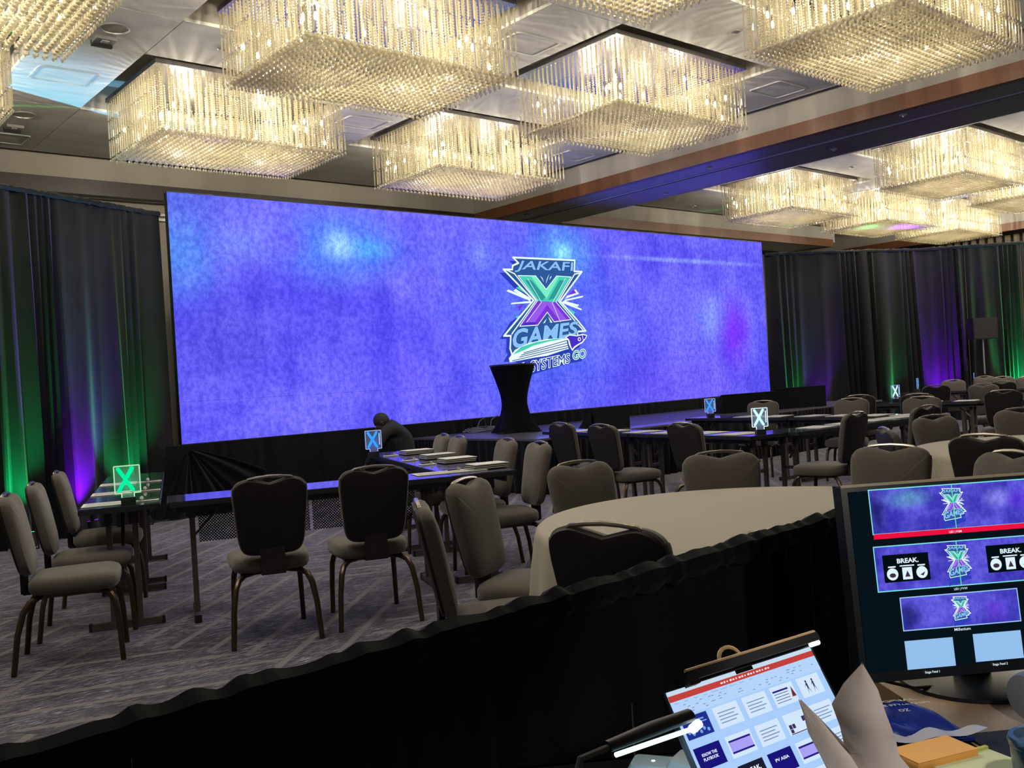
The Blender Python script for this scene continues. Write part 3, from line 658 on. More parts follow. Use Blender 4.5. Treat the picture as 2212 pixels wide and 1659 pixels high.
# ================================================================== BANQUET CHAIRS
def seat_outline(k=1., z=0., n=32, wf=.235, wr=.205, d=.225):
    o = []
    for i in range(n):
        a = 2*PI*i/n; c, s = math.cos(a), math.sin(a); e = .42
        x = math.copysign(abs(c)**e, c); y = math.copysign(abs(s)**e, s); wd = wr+(wf-wr)*(y+1)/2
        o.append((x*wd*k, .02+y*d*k, z))
    return o
def back_outline(k=1., y=0., n_=72, grow=0.):
    pts = []
    for i in range(n_):
        a = 2*PI*i/n_+PI/2; c, s = math.cos(a), math.sin(a); e = .33
        x = math.copysign(abs(c)**e, c); zz = math.copysign(abs(s)**e, s); tz = (zz+1)/2; wd = .168+.042*tz**.8
        z = .485+.43*tz
        if tz > .9 and abs(x) < .60: z -= .030*min(1, (k/.9)**5)*(.5+.5*math.cos(PI*x/.60))
        if tz > .9: z -= .012*abs(x)**3
        cz = .70; X = x*wd*k; Z = cz+(z-cz)*k
        pts.append((X, y-(Z-.48)*.2, Z))
    return pts
def make_chair():
    r = thing('banquet_chair', 'x', 'chair')
    MB().rings([seat_outline(.80, .385), seat_outline(.95, .39), seat_outline(1, .41), seat_outline(1, .445), seat_outline(.965, .462), seat_outline(.85, .475), seat_outline(.55, .483), seat_outline(.2, .486)]).obj('seat', M_fabric, r, True)
    MB().rings([back_outline(.97, -.222), back_outline(1, -.215), back_outline(1., -.195), back_outline(.97, -.178), back_outline(.88, -.168), back_outline(.6, -.158), back_outline(.25, -.155)]).obj('backrest', M_fabric, r, True)
    MB().rings([back_outline(.86, -.236), back_outline(.95, -.232), back_outline(.975, -.222)]).obj('back_panel', M_shell, r, True, label='dark rear shell of the backrest')
    pp = [(x*.118, -.213-(z-.48)*.2, z) for x, z in ((-1.05, .905), (-.95, .912), (-.5, .919), (0, .922), (.5, .919), (.95, .912), (1.05, .905))]
    MB().tube(pp, .010, 8, .8).obj('hand_rail', M_rail, r, True, label='metal hand rail above the notch in the back')
    MB().box((-.065, -.245, .385), (.065, -.222, .55)).box((-.065, -.235, .378), (.065, -.05, .392)).obj('back_bracket', M_shell, r)
    MB().box((-.17, -.13, .368), (.17, .17, .384)).obj('seat_frame', M_bronze, r)
    for s in (-1, 1):
        MB().tube([(s*.09, -.10, .375), (s*.15, -.15, .374), (s*.185, -.19, .355), (s*.205, -.22, .31), (s*.222, -.25, .20), (s*.235, -.275, .0)], [.014, .0155, .0165, .0165, .0155, .0145], 8).obj('leg', M_bronze, r, True)
        MB().tube([(s*.13, .10, .375), (s*.165, .17, .374), (s*.18, .20, .355), (s*.19, .222, .31), (s*.195, .235, .20), (s*.20, .245, .0)], [.014, .0155, .0165, .0165, .0155, .0145], 8).obj('leg', M_bronze, r, True)
    return r
chair0 = make_chair(); remember(chair0)
def chair_at(bx, by, fx, fy, label, group, first=[True], dz=0):
    """bx,by: where the top of the back stands; fx,fy: the way the seat faces"""
    l = math.hypot(fx, fy); fx, fy = fx/l, fy/l; rz = math.atan2(-fx, fy); ox, oy = bx+fx*.30, by+fy*.30
    if first[0]:
        first[0] = False; chair0.location = (ox, oy, 0); chair0.rotation_euler = (0, 0, rz); chair0['label'] = label; chair0['group'] = group; return chair0
    return dup(chair0, (ox, oy, 0), rz, label, group)
E1 = (.934, -.357); E2 = (.357, .934)
gA = 'taupe banquet chairs at the left U of tables'
for (x, y, f, lb) in ((1.22, 5.62, E1, 'nearest of the three chairs at the left edge, its seat cut by the frame'), (1.50, 6.25, E1, 'middle one of the three chairs beside the green-lit sign table'),
        (1.88, 7.15, E1, 'farthest of the three chairs on the left, in front of the violet drape'),
        (2.33, 4.78, E2, 'chair seen from behind, left of the two in front of the perforated panel'), (2.90, 4.63, E2, 'chair seen from behind, right of the two in front of the perforated panel'),
        (5.12, 6.95, (-E1[0], -E1[1]), 'farthest chair of the four along the lavender-lit table, half hidden'), (4.93, 6.47, (-E1[0], -E1[1]), 'second farthest chair of the four along the lavender-lit table'),
        (4.72, 5.58, (-E1[0], -E1[1]), 'chair standing behind the right end of the lavender-lit table'), (4.50, 4.97, (-E1[0], -E1[1]), 'chair with its seat showing right of the lavender-lit table end')):
    chair_at(x, y, *f, lb, gA)
RC = (3.25, 2.27)
gB = 'taupe banquet chairs around the big round table'
for (x, y, lb) in ((2.06, 3.0, 'edge-on chair at the near left of the round table, tall in the foreground'), (2.66, 3.48, 'chair angled in at the left of the round table, seat under the cloth'),
        (3.44, 3.53, 'wide chair front behind the left part of the round table'), (4.07, 3.10, 'wide chair front behind the middle of the round table'),
        (4.55, 2.40, 'olive-lit chair front right of the round table, above the monitor'), (1.99, 1.95, 'dark chair back in front of the round table, notch showing the cloth'),
        (2.16, 1.42, 'dark chair back almost hidden by the black low drape'), (4.32, 1.72, 'chair front cut by the right edge, just above the monitor')):
    chair_at(x, y, RC[0]-x, RC[1]-y, lb, gB)
gC = 'taupe banquet chairs at the middle U of tables'
for (x, y, f, lb) in ((6.50, 6.88, (.99, -.13), 'leftmost chair beside the middle tables, just right of the cocktail table foot'), (6.22, 6.05, (.99, -.13), 'chair with its seat showing below the middle tables, left side'),
        (6.34, 5.20, (.99, -.13), 'chair leaning back left of the small white-lit X sign'), (7.50, 4.25, (-.05, 1), 'chair seen from behind with its seat to the left, right of the white X sign'),
        (8.30, 4.02, (.14, .99), 'dark chair back between the middle tables and the second round table'), (10.35, 7.15, (-.93, -.35), 'pale chair front between the small signs and the stage monitors'),
        (10.35, 5.92, (-.95, -.3), 'pale chair front before a darker one, right of the stage monitors'), (10.25, 5.02, (-.95, -.3), 'pale chair front half covering a darker back at the far tables')):
    chair_at(x, y, *f, lb, gC)
gD = 'taupe banquet chairs at the far right tables'
for (x, y, f, lb) in ((11.3, 6.36, (.9, .45), 'darker chair back just behind the pale one right of the monitors'), (11.1, 5.49, (.9, .42), 'dark chair back left of the blue sign at the far tables'),
        (14.26, 6.75, (.8, .55), 'dark chair back below the small sign by the violet drape'), (17.02, 7.75, (-.85, -.5), 'pale chair front below the violet lit drape fold'),
        (18.9, 8.0, (-.8, -.6), 'small pale chair front under the speaker'), (17.95, 7.28, (-.8, -.6), 'small pale chair front right of the one under the speaker'),
        (14.9, 6.05, (.8, .5), 'dark chair back at the far right behind a pale one'), (14.0, 5.95, (-.85, -.5), 'pale chair front in the middle of the far right group'),
        (11.39, 4.62, (.85, .4), 'large dark chair back at the far right beside the table brace'), (17.3, 6.6, (-.8, -.6), 'pale chair front at the right edge, farthest')):
    chair_at(x, y, *f, lb, gD)
R2 = (6.45, 2.22)
gE = 'taupe banquet chairs around the second round table'
for (x, y, lb) in ((5.70, 3.05, 'small leaning chair seen edge-on left of the second round table'), (6.88, 3.30, 'olive chair front behind the left part of the second round table'), (7.64, 2.97, 'chair front cut by the right edge behind the second round table'),
        (5.20, 2.22, 'large dark chair back in front of the second round table')):
    chair_at(x, y, (R2[0]-x), (R2[1]-y), lb, gE)

# ================================================================== TABLES
def seminar_table(x, y, L, ang, label, group, modesty=0, z=.75, W_=.457):
    """near-left corner x,y; runs L along ang; W_ to its left side"""
    t_ = thing('seminar_table', label, 'table', (x, y, 0), ang, group)
    MB().box((.004, .004, z-.026), (L-.004, W_-.004, z)).obj('tabletop', M_lam, t_)
    MB().box((.0, .0, z-.034), (L, .012, z-.004)).box((0, W_-.012, z-.034), (L, W_, z-.004)).box((0, 0, z-.034), (.012, W_, z-.004)).box((L-.012, 0, z-.034), (L, W_, z-.004)).obj('edge_band', M_edge, t_)
    MB().box((.05, .06, z-.075), (L-.05, .08, z-.034)).box((.05, W_-.08, z-.075), (L-.05, W_-.06, z-.034)).obj('apron', M_edge, t_)
    for e, sgn in ((.14, 1), (L-.14, -1)):
        for yy in (W_/2-.075, W_/2+.075):
            MB().box((e-.016, yy-.016, .045), (e+.016, yy+.016, z-.10)).obj('leg', M_tleg, t_)
            MB().box((e-.022, yy-.022, z-.12), (e+.022, yy+.022, z-.034)).obj('hinge', M_blackp, t_)
        MB().box((e-.018, .03, .008), (e+.018, W_-.03, .045)).obj('foot', M_tleg, t_)
        MB().box((e-.021, .012, .004), (e+.021, .03, .048)).box((e-.021, W_-.03, .004), (e+.021, W_-.012, .048)).obj('foot_cap', M_blackp, t_)
        MB().box((e-.014, W_/2-.06, .40), (e+.014, W_/2+.06, .43)).obj('crossbar', M_tleg, t_)
        MB().bar((e, W_/2, .50), (e+sgn*.20, W_/2, z-.05), .022, .012).obj('brace', M_tleg, t_)
    if modesty:
        mp = perforated; MB().box((.18, W_-.07, .44), (L/2-.01, W_-.066, z-.05)).obj('modesty_panel', mp, t_); MB().box((L/2+.01, W_-.07, .44), (L-.18, W_-.066, z-.05)).obj('modesty_panel', mp, t_)
    return t_
def perf():
    m = bpy.data.materials.new('perforated_sheet'); m.use_nodes = True; N = m.node_tree.nodes; L = m.node_tree.links; b = N['Principled BSDF']
    b.inputs['Roughness'].default_value = .5; b.inputs['Base Color'].default_value = (.012, .012, .014, 1)
    tc = N.new('ShaderNodeTexCoord'); mp = N.new('ShaderNodeMapping'); mp.inputs['Rotation'].default_value = (0, PI/4, 0); mp.inputs['Scale'].default_value = (1, 0, 1); L.new(tc.outputs['Object'], mp.inputs[0])
    v = N.new('ShaderNodeTexVoronoi'); v.inputs['Randomness'].default_value = 0; v.inputs['Scale'].default_value = 75; L.new(mp.outputs[0], v.inputs['Vector'])
    q = N.new('ShaderNodeMath'); q.operation = 'GREATER_THAN'; q.inputs[1].default_value = .33; L.new(v.outputs[0], q.inputs[0]); L.new(q.outputs[0], b.inputs['Alpha']); return m
perforated = perf()
aL = math.atan2(E2[1], E2[0])       # direction of the wings of the left U
gT = 'seminar tables of the left U'
# wing tables: run along E2; their width goes to the left of that direction (towards -E1)
seminar_table(2.09, 5.76, 1.40, aL, 'dark narrow table carrying the green sign, nearest of the left wing', gT)
seminar_table(2.09+1.41*E2[0], 5.76+1.41*E2[1], 1.36, aL, 'dark narrow table at the far end of the left wing, with two paper settings', gT)
aB = math.atan2(E1[1], E1[0])
seminar_table(2.115, 5.72, 1.80, aB, 'narrow table with perforated modesty panels behind the two chairs', gT, modesty=1)
wx, wy = 4.23, 4.93
seminar_table(wx, wy, 1.50, aL, 'lavender-lit table at the near end of the right wing', gT)
seminar_table(wx+1.51*E2[0], wy+1.51*E2[1], 1.45, aL, 'lavender-lit table at the far end of the right wing, carrying the blue sign', gT)
gU = 'seminar tables of the middle U'
a2 = math.radians(90-9)
e2 = (math.cos(a2), math.sin(a2)); e1 = (e2[1], -e2[0])
bx, by = 7.44, 4.90
seminar_table(bx, by, 1.72, a2, 'table under the white X sign, near end of the middle left wing', gU)
seminar_table(bx+1.73*e2[0], by+1.73*e2[1], 1.60, a2, 'papered table at the far end of the middle left wing', gU)
a1 = math.radians(-5)
seminar_table(7.47, 4.80, 2.0, a1, 'table running right from the white X sign with papers on it', gU)
a3 = math.radians(87)
seminar_table(9.97, 4.72, 1.56, a3, 'papered table behind the dark chair, right wing of the middle U', gU)
seminar_table(10.05, 6.30, 1.56, a3, 'table end with the small blue sign in front of the stage', gU)
gV = 'seminar tables at the far right'
a4 = math.radians(98)
seminar_table(13.05, 4.1, 1.3, a4, 'far right table with a diagonal brace showing underneath', gV)
seminar_table(13.05+1.31*math.cos(a4), 4.1+1.31*math.sin(a4), 1.4, a4, 'far right table carrying the blue sign against the green drape fold', gV)
seminar_table(16.9, 6.1, 1.1, a4, 'thin strip of far table at the right edge', gV)
seminar_table(16.75, 7.25, 1.1, a4, 'far table with the second small sign', gV)
seminar_table(19.6, 7.0, 1.5, math.radians(115), 'farthest table near the right drape, below the third small sign', gV)

# round tables and their cloths
def round_table(cx, cy, lt, lc, seed):
    t_ = thing('round_table', lt, 'table', (cx, cy, 0), 0, 'round banquet tables')
    MB().lathe([(.88, .725), (.905, .73), (.905, .748), (.88, .752)], 48).obj('tabletop', M_lam, t_, True)
    for sx in (-1, 1):
        for sy in (-1, 1): MB().tube([(sx*.35, sy*.35, 0), (sx*.35, sy*.35, .725)], .016, 8).obj('leg', M_tleg, t_)
    R = random.Random(seed); n = 220; rg = [[(.0+.3*math.cos(2*PI*k/n), .3*math.sin(2*PI*k/n), .7555) for k in range(n)]]
    ph = [R.uniform(0, 6) for _ in range(4)]
    def fold(a): return (math.sin(11*a+ph[0])+.8*math.sin(17*a+ph[1])+.5*math.sin(26*a+ph[2]))/2.3
    for r, z, am in ((.88, .757, 0), (.912, .755, 0), (.926, .744, .002), (.932, .72, .006), (.945, .6, .02), (.955, .45, .035), (.965, .25, .05), (.975, .09, .06), (.975, .03, .062)):
        rg.append([((r+am*fold(2*PI*k/n))*math.cos(2*PI*k/n), (r+am*fold(2*PI*k/n))*math.sin(2*PI*k/n), z) for k in range(n)])
    mb = MB(); mb.rings(rg, cap=False); mb.f.append(tuple(range(n)))
    c = mb.obj('tablecloth', M_cloth, None, True, loc=(cx, cy, 0)); tag(c, lc, 'tablecloth')
round_table(RC[0], RC[1], 'big round table under a bare ivory cloth in the foreground', 'ivory cloth draped over the big round table in the foreground', 2)
round_table(R2[0], R2[1], 'second round table at the right under a grey-ivory cloth', 'ivory cloth with deep folds on the second round table at the right', 5)

# ---- things on the tables
def sheet(x, y, rz, w_, d_, lb, z=.752, g=None, dark=False):
    o = thing('paper_sheet', lb, 'paper', (x, y, z), rz, g)
    MB().box((-w_/2, -d_/2, 0), (w_/2, d_/2, .003)).obj('sheet', M_paper, o); k = MB()
    for i in range(5): k.box((-w_/2+.02, d_/2-.04-i*d_*.16, .0032), (w_/2-.02-.03*(i % 2), d_/2-.05-i*d_*.16, .0036))
    k.obj('printed_lines', M_print, o); return o
gP = 'papers at the left wing settings'
for i, (s, lbs) in enumerate(((.22, 'nearest, beside the green sign'), (.95, 'middle of three'), (1.75, 'farthest of three'))):
    px, py = 2.09+s*E2[0], 5.76+s*E2[1]
    sheet(px-E1[0]*.32, py-E1[1]*.32, aL-PI/2, .26, .22, 'large white sheet on the left wing table, '+lbs, g=gP)
    o = thing('place_card', 'narrow white strip card with pen on left wing table, '+lbs, 'card', (px-E1[0]*.11, py-E1[1]*.11, .752), aL-PI/2, gP)
    MB().box((-.10, -.03, 0), (.10, .03, .003)).obj('card', M_paper, o); MB().box((-.06, -.008, .003), (-.02, .008, .0036)).obj('print', M_print, o)
    MB().tube([(-.02, -.01, .008), (.09, .012, .008)], .004, 6).obj('pen', M_blackp, o); MB().lathe([(.008, .003), (.012, .012), (.012, .022), (.006, .03)], 10).obj('mint', M_white, o, True)
gQ = 'binders and notepads on the lavender-lit tables'
for s, lbs in ((.30, 'nearest the camera'), (1.05, 'second from the camera'), (1.62, 'third from the camera'), (2.35, 'farthest, by the blue sign')):
    px, py = wx+s*E2[0], wy+s*E2[1]
    o = thing('binder_stack', 'stack of dark binders with white sheets on the lavender table, '+lbs, 'binder', (px-E1[0]*.13, py-E1[1]*.13, .752), aB+.12, gQ)
    for k in range(3): MB().box((-.13+.008*k, -.09+.006*k, .012*k), (.13+.008*k, .10+.006*k, .012*k+.007)).obj('binder', M_blackp, o); MB().box((-.125+.008*k, -.085+.006*k, .012*k+.007), (.135+.008*k, .10+.006*k, .012*k+.0118)).obj('page_block', M_paper, o)
    o = thing('notepad', 'small white notepad with a pen on the lavender table, '+lbs, 'notepad', (px-E1[0]*.36, py-E1[1]*.36, .752), aB+.1, gQ)
    MB().box((-.06, -.045, 0), (.06, .045, .006)).obj('pad', M_paper, o); MB().tube([(-.05, .0, .010), (.04, .02, .010)], .004, 6).obj('pen', M_blackp, o); MB().lathe([(.008, .006), (.013, .014), (.010, .026)], 10, (.03, -.01)).obj('mint', M_tan, o, True)
sheet(2.75, 5.63, aB, .22, .16, 'white printed card on the panelled table, left of the first chair back')
sheet(3.95, 5.33, aB, .5, .2, 'wide white sheet on the near corner of the lavender tables')
gR = 'white papers on the middle U of tables'
R = random.Random(21)
for i, s in enumerate((.35, .8, 1.3, 1.75, 2.3, 2.8)):
    px, py = bx+s*e2[0]-e1[0]*.23, by+s*e2[1]-e1[1]*.23; sheet(px, py, a2-PI/2+R.uniform(-.15, .15), .36, .26, 'white paper on the middle left wing, counted %s from the white sign' % ('first', 'second', 'third', 'fourth', 'fifth', 'sixth')[i], g=gR)
for i, s in enumerate((.55, 1.0, 1.45, 1.85)):
    sheet(7.47+s*math.cos(a1)-.22*math.sin(a1), 4.80+s*math.sin(a1)+.22*math.cos(a1), a1+R.uniform(-.2, .2), .33, .25, 'white paper right of the white sign, %s along that table' % ('first', 'second', 'third', 'last')[i], g=gR)
for i, s in enumerate((.2, .6, 1.0, 1.4, 1.9, 2.3)):
    sheet(9.97+s*math.cos(a3)-.22, 4.72+s*math.sin(a3), a3-PI/2+R.uniform(-.2, .2), .34, .26, 'white paper on the table behind the dark chair, %s from the right' % ('first', 'second', 'third', 'fourth', 'fifth', 'sixth')[i], g=gR)
for i, s in enumerate((.2, .6, 1.0, 1.5, 1.95)):
    sheet(13.05+s*math.cos(a4)-.22, 4.1+s*math.sin(a4), a4-PI/2+R.uniform(-.2, .2), .34, .26, 'white paper on the far right tables, %s from the right' % ('first', 'second', 'third', 'fourth', 'fifth')[i], g=gR)

M_acr = mat('clear_acrylic', (.9, .95, 1.), .05, spec=.5, alpha=.12)
def sign(x, y, rz, core, rim, txt, lb, tc='#e0fff4', z=.75, glow=None):
    o = thing('acrylic_sign', lb, 'sign', (x, y, z+.001), rz, 'edge-lit X signs on the tables')
    MB().box((-.042, -.03, 0), (.042, .03, .045)).obj('base', M_blackp, o)
    MB().prism([(-.035, .045), (.035, .045), (.035, .07), (.072, .07), (.072, .235), (-.072, .235), (-.072, .07), (-.035, .07)], -.003, .003).obj('acrylic_plate', M_acr, o)
    e = MB(); t_ = .0016
    q = [(-.035, .045), (-.035, .07), (-.072, .07), (-.072, .235), (.072, .235), (.072, .07), (.035, .07), (.035, .045)]
    for i in range(7): e.bar((q[i][0], 0, q[i][1]), (q[i+1][0], 0, q[i+1][1]), .0028, .007)
    e.obj('lit_edge', rim, o)
    k = MB()
    for (xa, xb, yy) in ((-.048, .030, -.0052), (.030, -.048, -.0058)):
        for (px, pz) in ((xa, .218), (xb, .088)): k.poly([(px+.0115*math.cos(a), yy, pz+.0115*math.sin(a)) for a in [i*PI/8 for i in range(16)]])
        d_ = Vector((xb-xa, 0, .088-.218)).normalized(); p_ = Vector((-d_.z, 0, d_.x))*.0115; A0, B0 = Vector((xa, yy, .218)), Vector((xb, yy, .088)); k.poly([tuple(v) for v in (A0-p_, B0-p_, B0+p_, A0+p_)])
    k.obj('letter_x', core, o)
    k = MB()
    if txt:
        vs, fs = text_verts(txt, .02, 2); x0, x1 = min(v[0] for v in vs), max(v[0] for v in vs); sc = .105/(x1-x0); k.add([(.050+v[1]*sc*1.2, -.005, .205-(v[0]-x0)*sc) for v in vs], fs)
    else:   # too small to read in the photograph
        for i in range(9): k.poly([(.050, -.005, .200-i*.0118), (.0585, -.005, .200-i*.0118), (.0585, -.005, .2085-i*.0118), (.050, -.005, .2085-i*.0118)]); k.obj('lettering', emit('sign_text'+tc, tc, 1.5), o)
    if glow:
        ld = bpy.data.lights.new('sign_glow', 'POINT'); ld.color = glow; ld.energy = .35; ld.shadow_soft_size = .06; lo = bpy.data.objects.new('sign_glow', ld); COL.objects.link(lo)
        lo.location = (x-math.sin(rz)*-.05, y-math.cos(rz)*.05, z+.12)
sg, sb, sw = emit('glow_green', (.0, .80, .33), 1.15), emit('glow_blue', (.03, .28, 1.), 1.3), emit('glow_white', (.55, .95, 1.), 1.2)
rg_, rb_ = emit('rim_green', (.55, 1., .6), .8), emit('rim_blue', (.35, .5, 1.), .9)
sign(1.95, 5.90, -.32, sg, rg_, 'WEST COAST', 'acrylic sign glowing green with an X on the left wing table', glow=(0, 1, .4))
sign(4.66, 7.42, -.42, sb, rb_, '', 'blue-lit acrylic X sign at the far end of the lavender tables', '#a0c8ff', glow=(.05, .2, 1))
sign(7.20, 5.02, -.62, sw, emit('rim_white', (.8, .95, 1), 1.1), '', 'brightest white-blue acrylic X sign at the corner of the middle tables', '#e0f8ff', glow=(.3, .6, 1))
sign(9.84, 7.60, -.5, sb, rb_, '', 'blue-lit acrylic X sign on the table end in front of the stage', '#a0d0ff', glow=(.05, .2, 1))
sign(12.72, 6.60, -.35, sw, rb_, '', 'blue-white acrylic X sign against the green drape fold', '#c0e0ff')
sign(16.45, 8.12, .25, sb, rb_, '', 'small blue acrylic X sign left of the violet drape fold', '#a0d0ff')
sign(19.1, 8.28, .35, sb, rb_, '', 'smallest and farthest blue acrylic X sign below the speaker', '#a0d0ff')

# ================================================================== UPLIGHTS (LED cans at the foot of the drapes) and speaker
def uplight(x, y, col, lb, tx, ty, en=1., blend=.5, size=58):
    o = thing('uplight', lb, 'spotlight', (x, y, 0), 0, 'LED uplights at the foot of the drapes')
    d = Vector(((tx-x)*4.2, (ty-y)*4.2, 3.6)).normalized(); q = d.to_track_quat('Z', 'Y').to_matrix().to_4x4(); Mx = Matrix.Translation((0, 0, .09)) @ q
    b_ = MB(); b_.lathe([(.05, -.07), (.06, -.05), (.06, .06), (.065, .075)], 16); b_.v = [tuple(Mx @ Vector(v)) for v in b_.v]; b_.obj('can', M_blackp, o, True)
    c = MB(); c.lathe([(.054, .076), (.054, .078)], 16); c.v = [tuple(Mx @ Vector(v)) for v in c.v]; c.obj('lens', emit('lens%.2f%.2f' % (col[0], col[1]), col, 6), o)
    MB().box((-.08, -.01, 0), (.08, .01, .01)).box((-.08, -.01, 0), (-.07, .01, .1)).box((.07, -.01, 0), (.08, .01, .1)).obj('yoke', M_blackp, o)
    ld = bpy.data.lights.new('uplight_beam', 'SPOT'); ld.color = col; ld.energy = UPLIGHT_W*en; ld.spot_size = math.radians(size); ld.spot_blend = blend; ld.shadow_soft_size = .03
    lo = bpy.data.objects.new('uplight_beam', ld); COL.objects.link(lo); lo.location = (x+d.x*.1, y+d.y*.1, .09+d.z*.1)
    lo.rotation_euler = d.to_track_quat('-Z', 'Y').to_euler()
GR, PU = (0., 1., .22), (.22, .0, 1.)
uplight(2.40, 10.16, GR, 'green uplight at the far left foot of the left drape', 2.32, 10.34, .85, size=66, blend=.9)
uplight(3.10, 10.47, PU, 'violet uplight at the middle foot of the left drape', 3.02, 10.65, 1.9, size=66, blend=.9)
uplight(3.73, 10.75, GR, 'green uplight at the right foot of the left drape', 3.65, 10.93, .75, size=66, blend=.9)
uplight(16.62, 10.60, GR, 'green uplight next to the right end of the screen', 16.72, 10.76, .35, size=52, blend=.9)
uplight(17.12, 10.29, PU, 'violet uplight behind the stage monitors', 17.22, 10.45, .8, size=52, blend=.9)
uplight(18.63, 9.51, GR, 'green uplight at the middle of the right drape', 18.71, 9.70, .3, size=52, blend=.9)
uplight(19.54, 9.04, PU, 'violet uplight on the bright violet fold of the right drape', 19.68, 9.18, 2.2, size=62, blend=.9)
uplight(20.62, 7.93, GR, 'green uplight at the right edge of the right drape', 20.76, 8.08, 1.4, size=62, blend=.9)
sp = thing('loudspeaker', 'black loudspeaker on a pole in front of the right drape', 'speaker', (19.84, 8.38, 0), -.75)
MB().prism([(-.24, 1.65), (.24, 1.65), (.24, 2.08), (-.24, 2.08)], -.15, .14).obj('cabinet', M_blackp, sp); MB().box((-.225, -.158, 1.665), (.225, -.15, 2.065)).obj('front_grille', mat('speaker_cloth', (.014, .014, .018), .8), sp)
MB().tube([(0, 0, .1), (0, 0, 1.66)], .018, 8).obj('pole', M_alu, sp); MB().lathe([(.03, .85), (.03, .95)], 10).obj('collar', M_blackp, sp)
for k in range(3): a = k*2.094; MB().tube([(0, 0, .7), (.45*math.cos(a), .45*math.sin(a), .01)], .012, 6).obj('leg', M_blackp, sp)

# ================================================================== PERSON crouching left of the stage
def skin_mesh(name, joints, edges, m, sub=2):
    me = bpy.data.meshes.new(name); me.from_pydata([j[0] for j in joints], edges, []); ob = bpy.data.objects.new(name, me); COL.objects.link(ob)
    md = ob.modifiers.new('s', 'SKIN'); md.use_smooth_shade = True; me.skin_vertices[0].data
    for i, j in enumerate(joints): r = j[1]; me.skin_vertices[0].data[i].radius = (r, r) if not isinstance(r, tuple) else r; me.skin_vertices[0].data[i].use_root = (i == 0)
    s_ = ob.modifiers.new('d', 'SUBSURF'); s_.levels = sub; s_.render_levels = sub
    dg = bpy.context.evaluated_depsgraph_get(); m2 = bpy.data.meshes.new_from_object(ob.evaluated_get(dg)); bpy.data.objects.remove(ob); m2.materials.clear(); m2.materials.append(m); m2.name = name
    return m2
pr = thing('person', 'person in black crouching with lowered head left of the stage', 'person', (6.92, 10.12, 0), math.radians(49))
# local: +y forward (the way the person looks); kneeling, trunk bent forward
J = [((0, 0, .34), .15), ((0, .10, .52), .15), ((0, .10, .72), .17), ((0, .16, .86), .14), ((0, .27, .92), .065),
     ((-.12, -.02, .30), .11), ((-.15, .34, .36), .085), ((-.15, .05, .08), .06), ((-.15, -.2, .06), .05), ((-.15, -.26, .03), .04),
     ((.12, -.02, .30), .11), ((.16, .20, .10), .085), ((.16, -.16, .08), .06), ((.16, -.34, .07), .05), ((.16, -.38, .03), .04),
     ((-.19, .30, .82), .075), ((-.27, .42, .60), .05), ((-.20, .56, .42), .038), ((.19, .30, .82), .075), ((.27, .42, .60), .05), ((.18, .58, .42), .038)]
Ed = [(0, 1), (1, 2), (2, 3), (3, 4), (0, 5), (5, 6), (6, 7), (7, 8), (8, 9), (0, 10), (10, 11), (11, 12), (12, 13), (13, 14), (3, 15), (15, 16), (16, 17), (3, 18), (18, 19), (19, 20)]
place('body', skin_mesh('body', J, Ed, mat('black_clothes', (.010, .010, .012), .85)), pr)
hv, hf = ico(1., 3)
def headmesh():
    b = MB(); vs = []
    for v in hv:
        x, y, z = v.x*.078, v.y*.098, v.z*.118
        if z < 0: x *= 1+z*2.2; y = y*(1+z*1.2)+(.015 if y > 0 else 0)*(-z/.118)
        vs.append((x, y, z))
    b.add(vs, hf); b.tube([(0, .095, .02), (0, .118, -.022), (0, .1, -.03)], [.010, .014, .010], 6)
    for s in (-1, 1): b.tube([(s*.076, -.01, .02), (s*.088, -.018, .0), (s*.076, -.012, -.03)], [.008, .014, .007], 6)
    b.tube([(-.024, .098, -.055), (0, .106, -.055), (.024, .098, -.055)], .006, 6)
    return b
Mh = Matrix.Translation((0, .36, .93)) @ Matrix.Rotation(math.radians(-38), 4, 'X')
b = headmesh(); b.v = [tuple(Mh @ Vector(v)) for v in b.v]; hd = b.obj('head', M_skin, pr, True)
for s in (-1, 1):
    b = MB(); v0, f0 = ico(.011, 1); b.add([tuple(Mh @ Vector((v.x+s*.03, v.y+.088, v.z+.012))) for v in v0], f0); b.obj('eye', M_white, hd, True)
b = MB(); b.add([tuple(Mh @ Vector((v.x*.088, v.y*.104-.012, v.z*.108+.026))) for v in hv if True], hf); b.obj('hair', M_hair, pr, True)
for s in (-1, 1):
    c0 = Vector((s*.19, .58, .40)); b = MB(); b.tube([c0-Vector((0, .03, -.03)), c0, c0+Vector((0, .04, -.03))], [.026, .034, .03], 8, .5); b.obj('hand', M_skin, pr, True)
    h_ = MB()
    for k, L_ in enumerate((.055, .065, .062, .05)): p = c0+Vector((s*(-.024+.016*k), .04, -.035)); h_.tube([p, p+Vector((0, L_*.6, -L_*.3)), p+Vector((0, L_*.7, -L_))], [.009, .008, .006], 6)
    p = c0+Vector((-s*.03, 0, 0)); h_.tube([p, p+Vector((-s*.02, .03, -.01)), p+Vector((-s*.02, .05, -.03))], [.010, .009, .007], 6); h_.obj('fingers', M_skin, pr, True)

